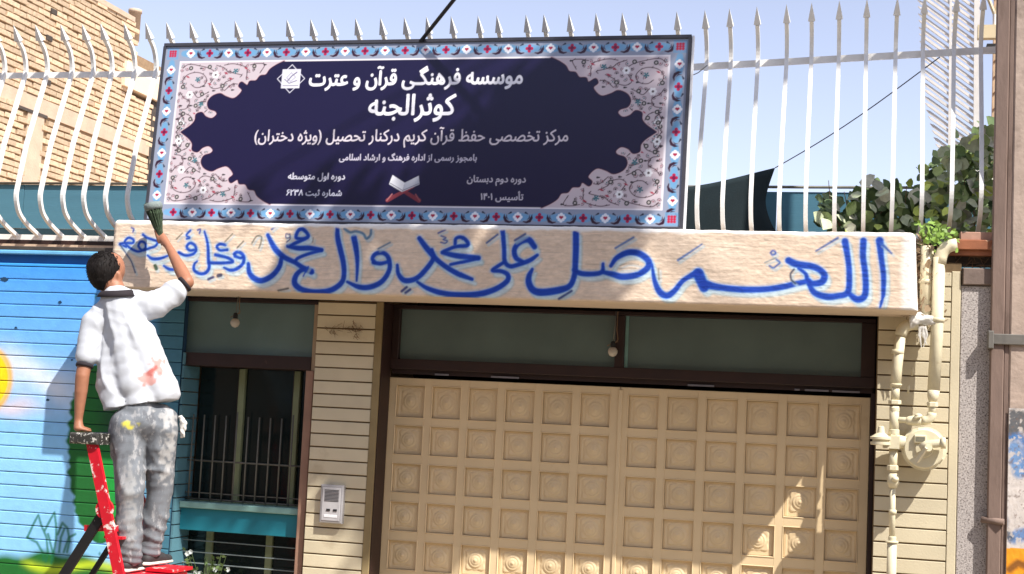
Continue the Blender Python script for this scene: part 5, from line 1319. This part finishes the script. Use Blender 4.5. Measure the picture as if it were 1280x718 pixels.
# hair
def hairfn(co, no):
    r = np.array([mnoise.noise(Vector(c)*55) for c in co]); r2 = np.array([mnoise.noise(Vector((c[0]*120, c[1]*120, c[2]*30))) for c in co])
    return co+no*(.0025*r+.002*r2)[:, None]
hc = head+Vector((-.012, -.020, .024))
remesh('hair', [(hc, hc-fwd*.012+Vector((0, 0, -.01)), .106, .103, (.92, .98, .98)), (hc-fwd*.03+Vector((0, 0, -.04)), hc-fwd*.035+Vector((.004, 0, -.078)), .080, .052, (.95, .9, 1)),
                (hc+fwd*.04+Vector((0, 0, .02)), hc+fwd*.065+Vector((0, 0, .025)), .088, .072)], .008, 4, M['hair'], man, hairfn)
tf_ = MB()
for i in range(420):
    d = Vector((random.gauss(-.25, .8), random.gauss(-.5, .8), random.gauss(.8, .8))).normalized(); p = hc+Vector((d.x*.095, d.y*.102, d.z*.103)); t = (d+Vector((random.gauss(0, .5), random.gauss(0, .5), random.gauss(-.3, .5)))).normalized()
    tf_.tube([p-d*.004, p+d*.003+t*.004, p+d*.004+Vector((0, 0, -.012))+t*.008], [.003, .002, .0008], 4, caps=False)
tag(tf_.build('hair_tufts', M['hair'], man), kind='stuff')
for s_ in (-1, 1): MB().ell(tuple(head+fwd*.088+side*s_*.032+Vector((0, 0, -.002))), (.011, .011, .011)).build('eye', M['sole'], man)
# shirt
sleeveR = shR.lerp(elR, .62); sleeveL = shL.lerp(elL, .62)
hemL, hemR = J(139, 515, -1.22), J(214, 498, -1.19)
sh_parts = [(shL+side*.01, shR-side*.02, .078, .080), (neck0+Vector((0, 0, -.02)), chest, .095, .13), (neck0, shL, .062, .070), (neck0, shR, .062, .072),
            (chest-side*.075, J(142, 480, -1.24), .105, .100), (chest+side*.075, J(192, 470, -1.18), .105, .110), (chest, waist, .13, .125),
            (J(142, 480, -1.24), J(150, 508, -1.25), .100, .096), (J(192, 470, -1.18), J(205, 492, -1.18), .110, .094), (waist, J(178, 503, -1.21), .125, .12),
            (shR, sleeveR, .074, .070), (shL, sleeveL, .074, .066)]
def fold(co, no, amp, dirs, seed):
    out = np.zeros(len(co))
    for k, (d, fq, a) in enumerate(dirs):
        d = np.array(d); ph = np.array([mnoise.noise(Vector(c)*4+Vector((seed+k, 0, 0))) for c in co])*4
        m_ = np.clip(np.array([mnoise.noise(Vector(c)*5+Vector((0, seed+k*3, 0))) for c in co])*1.8+.35, 0, 1)
        s_ = np.sin(co@d*fq+ph); out += a*m_*(1-np.abs(s_))**1.5
    return co+no*(out*amp)[:, None]
def shirtfn(co, no):
    hemz = np.interp(co[:, 0], [float(hemL.x)-.05, float(hemR.x)+.05], [float(hemL.z), float(hemR.z)])
    co = fold(co, no, .010, [((1, .1, .55), 22, 1.0), ((1, 0, -.45), 17, .8), ((.5, 0, 1), 40, .3)], 3)
    low = co[:, 2] < hemz; co[low, 2] = hemz[low]-.002*np.sin(co[low, 0]*60)
    return co
def dye(ob, base, spots):
    me = ob.data; n = len(me.vertices); co = np.empty(n*3); me.vertices.foreach_get('co', co); co = co.reshape(-1, 3)
    c = np.empty((n, 3)); c[:] = lin(base)
    nz = np.array([mnoise.noise(Vector(q)*38) for q in co])
    for a, b, rad, colr, op, ragged in spots:
        a = np.array(a); b = np.array(b); d = b-a; t = np.clip(((co-a)@d)/(d@d+1e-9), 0, 1)
        D = np.linalg.norm(co-a-t[:, None]*d, axis=1)+nz*ragged
        al = (np.clip((rad-D)/(.35*rad), 0, 1)*op)[:, None]; c = c*(1-al)+lin(colr)*al
    at = me.color_attributes.new('paint', 'FLOAT_COLOR', 'POINT'); c4 = np.ones((n, 4), np.float32); c4[:, :3] = c; at.data.foreach_set('color', c4.reshape(-1))
shirt = remesh('polo_shirt', sh_parts, .009, 16, M['shirt_p'], man, shirtfn)
dye(shirt, (192, 195, 202), [(J(182, 476, -1.30), J(203, 450, -1.25), .040, (196, 130, 118), .8, .05), (J(188, 464, -1.30), J(198, 458, -1.28), .026, (168, 66, 58), .7, .05), (J(150, 508, -1.36), J(160, 512, -1.36), .03, (170, 184, 160), .35, .05)])
def ring(c0, c1, r, w, nm, m, root):
    d = (Vector(c1)-Vector(c0)).normalized(); q = d.to_track_quat('Z', 'Y').to_matrix().to_4x4()
    MB().lathe(tuple(c0), [(r-.008, -w), (r, -w), (r+.002, 0), (r, w), (r-.008, w)], 22, 'Z', M=q).build(nm, m, root)
ring(sleeveR+(sleeveR-shR).normalized()*.066, elR, .050, .010, 'cuff', M['collar'], man); ring(sleeveL+(sleeveL-shL).normalized()*.060, elL, .048, .010, 'cuff', M['collar'], man)
# collar
cr = []
for i in range(26):
    a = i/25*2*math.pi; rad = .073; c = neck0+Vector((-.004, -.004, .012))
    tilt = .012*math.cos(a-1.2)
    cr.append([(c.x+rad*1.08*math.cos(a), c.y+rad*math.sin(a), c.z+.026+tilt), (c.x+(rad+.012)*1.1*math.cos(a), c.y+(rad+.012)*math.sin(a), c.z+.018+tilt), (c.x+(rad+.026)*1.12*math.cos(a), c.y+(rad+.028)*math.sin(a), c.z-.008+tilt)])
co_ = link('collar', grid_mesh('collar', np.array(cr)), M['collar'], man); so_ = co_.modifiers.new('t', 'SOLIDIFY'); so_.thickness = .006
# reddish paint smear on the back, lying on the cloth
# trousers
def trfn(co, no):
    co = fold(co, no, .012, [((.8, 0, .8), 24, 1.0), ((-.9, .2, .7), 20, .9), ((1, .1, .15), 30, .6)], 9)
    zlo = float(min(anL.z, anR.z)); k = np.clip((zlo+.16-co[:, 2])/.16, 0, 1)
    co += no*(k*.004*np.sin(co[:, 2]*150+co[:, 0]*30))[:, None]
    return co
tp = [(hipL+Vector((.01, 0, .03)), hipR+Vector((-.01, 0, .04)), .112, .106), (waist+Vector((.01, 0, -.10)), pelvis, .098, .115),
      (hipL, hipL.lerp(knL, .5), .108, .090), (hipL.lerp(knL, .5), knL, .090, .079), (knL, knL.lerp(anL, .5), .077, .074), (knL.lerp(anL, .5), anL+Vector((0, 0, -.0)), .072, .066),
      (hipR, hipR.lerp(knR, .5), .106, .088), (hipR.lerp(knR, .5), knR, .088, .077), (knR, knR.lerp(anR, .5), .075, .070), (knR.lerp(anR, .5), anR, .068, .060)]
trs = remesh('trousers', tp, .010, 9, M['jeans_p'], man, trfn)
dye(trs, (112, 116, 122), [(J(158, 530, -1.36), J(170, 536, -1.36), .026, (206, 194, 60), .8, .035), (J(138, 525, -1.33), J(150, 560, -1.33), .05, (88, 88, 92), .5, .08), (J(188, 524, -1.28), J(184, 570, -1.28), .035, (84, 84, 88), .5, .06),
    (J(212, 520, -1.2), J(214, 600, -1.2), .05, (186, 184, 182), .7, .08), (J(160, 590, -1.38), J(164, 680, -1.38), .05, (164, 162, 160), .5, .06), (J(161, 685, -1.36), J(161, 694, -1.36), .05, (92, 90, 92), .5, .05), (J(190, 640, -1.2), J(192, 680, -1.2), .05, (96, 94, 96), .4, .07)])
# shoes
stepz = None
for (an, yaw_) in ((anL, 1.45), (anR, 1.25)):
    fd = Vector((math.cos(yaw_)*.4, math.sin(yaw_), 0)).normalized(); zf_ = an.z-.085
    sh_ = remesh('shoe', [(Vector((an.x, an.y, zf_+.055)), Vector((an.x, an.y, zf_+.075)), .044, .042), (Vector((an.x, an.y, zf_+.04))-fd*.03, Vector((an.x, an.y, zf_+.035))+fd*.10, .042, .042, (1, 1, .8)), (Vector((an.x, an.y, zf_+.03))+fd*.10, Vector((an.x, an.y, zf_+.028))+fd*.17, .042, .034, (1, 1, .7))], .008, 4, M['shoe'], man)
    remesh('sole', [(Vector((an.x, an.y, zf_+.012))-fd*.04, Vector((an.x, an.y, zf_+.012))+fd*.09, .048, .050, (1, 1, .28)), (Vector((an.x, an.y, zf_+.012))+fd*.09, Vector((an.x, an.y, zf_+.012))+fd*.17, .050, .040, (1, 1, .3))], .006, 2, M['sole'], sh_)
# foot board of the ladder exactly under the soles
for an in (anL, anR):
    z_ = an.z-.085-.004
    a = rail_at(z_, YA)
    if an is anL: MB().box(a.x-.03, a.x+.22, YA+.014, YB2-.014, z_-.018, z_).build('tread', M['red'], ld)
    else: MB().box(a.x+.06, a.x+.24, YA+.20, YB2+.03, z_-.018, z_).build('tread', M['red'], ld)

# brush in the raised hand
bt = thing('paint_brush', 'round green bristled brush with grey head held up in the raised hand', 'brush', tuple(haR))
hb0 = J(204, 302, -.82)+pd*.012+ax*.006
topc = J(191, 256, -.84)
MB().tube([hb0-bd*.03, hb0+bd*.05], [.010, .012], 8).build('handle', M['twig'], bt)
bb = MB()
d_ = (topc-hb0)
for i in range(170):
    a = random.uniform(0, 6.28); r_ = math.sqrt(random.random()); u_ = Vector((1, 0, 0)); w_ = d_.cross(u_).normalized()
    off = lambda R_: u_*math.cos(a)*R_*r_+w_*math.sin(a)*R_*r_
    bb.tube([hb0+off(.010), hb0+d_*.35+off(.022)+Vector((random.gauss(0, .003), 0, 0)), hb0+d_*.75+off(.048), hb0+d_*1.0+off(.05)+Vector((random.gauss(0, .004), 0, random.gauss(0, .006)))], [.003, .0035, .0035, .002], 4)
tag(bb.build('bristles', M['bristle'], bt), kind='stuff')
q = d_.to_track_quat('Z', 'Y').to_matrix().to_4x4()
MB().lathe(tuple(hb0+d_*.93), [(.050, -.02), (.056, -.005), (.057, .012), (.050, .024), (.03, .03)], 18, 'Z', M=q).build('grey_wrap', M['ferrule'], bt)
rg = remesh('pocket_rag', [(J(226, 522, -1.14), J(229, 530, -1.13), .014, .022, (1, .6, 1)), (J(229, 530, -1.13), J(228, 545, -1.13), .024, .016, (1, .6, 1))], .006, 2, M['rag'], None, lambda c, n: c+n*np.array([.008*mnoise.noise(Vector(q)*70) for q in c])[:, None])
tag(rg, 'white paint stained rag tucked in the trouser pocket of the painter', 'rag')

# ------------------------------------------------------------------ street tree just outside the picture (its shade falls on sign and beam)
st = thing('street_tree', 'leafy street tree on the pavement to the right, casting dappled shade', 'tree', (9.4, -3.0, GZ))
tr = MB(); tr.tube([(9.4, -3.0, GZ), (9.3, -3.0, 4), (9.0, -3.0, 8), (8.6, -3.0, 10.0), (7.6, -3.1, 10.8), (6.8, -3.1, 10.9)], [.18, .15, .12, .09, .06, .04], 10)
tgt = [  # (photo x, y, plane y, spread, leaves) of shade patches on beam and sign
    (503, 335, -.7, .07, 60), (530, 350, -.7, .07, 60), (690, 325, -.7, .15, 420), (705, 362, -.7, .11, 260), (645, 345, -.7, .09, 160), (730, 305, -.7, .07, 150), (655, 300, -.7, .05, 60), (470, 350, -.7, .05, 40), (440, 300, -.7, .05, 30), (610, 375, -.7, .06, 50), (385, 340, -.7, .05, 50), (400, 300, -.7, .06, 60), (350, 350, -.7, .05, 40), (425, 355, -.7, .05, 50), (560, 360, -.7, .04, 30),
    (700, 175, -.54, .13, 220), (640, 195, -.55, .12, 170), (770, 190, -.55, .10, 120), (600, 240, -.58, .12, 150), (690, 245, -.58, .14, 220), (765, 240, -.58, .09, 90), (560, 215, -.57, .08, 70), (640, 130, -.53, .06, 40), (760, 120, -.52, .07, 50), (700, 85, -.51, .05, 30),
    (300, 270, -.6, .04, 24), (370, 272, -.6, .05, 40), (440, 272, -.6, .05, 50), (510, 272, -.6, .06, 60), (575, 272, -.6, .05, 50), (240, 268, -.6, .03, 14)]
crown = MB(); cen = []
for (px, py, y, s, nl) in tgt:
    p = Vector(aty(px, py, y)); t = (-3.1+random.uniform(-.25, .25)-y)/SUN.y; c = p+SUN*t; cen.append(c)
    for i in range(int(nl*(1.35 if y > -.65 else 1.15))):
        q_ = c+Vector((random.gauss(0, s), random.gauss(0, s*.8), random.gauss(0, s))); X_ = leaf_xf(q_, random.uniform(.7, 1.2)); l = leafmesh(.08, .10); crown.add([X_ @ Vector(v) for v in l.v], l.f, True)
    tr.tube([(7.0, -3.1, 10.85), Vector((6.8, -3.1, 10.8)).lerp(c, .5)+Vector((0, 0, .25)), c], [.03, .015, .006], 6)
for i in range(2200):
    d = Vector((random.gauss(0, 1), random.gauss(0, 1), random.gauss(0, 1))).normalized()*random.uniform(.5, 1)
    q_ = Vector((10.0, -2.8, 10.4))+Vector((d.x*1.0, d.y*1.0, d.z*.9)); X_ = leaf_xf(q_, 1.2); l = leafmesh(.09, .11); crown.add([X_ @ Vector(v) for v in l.v], l.f, True)
tr.build('trunk', M['bark'], st); tag(crown.build('crown', M['leaf'], st), kind='stuff')
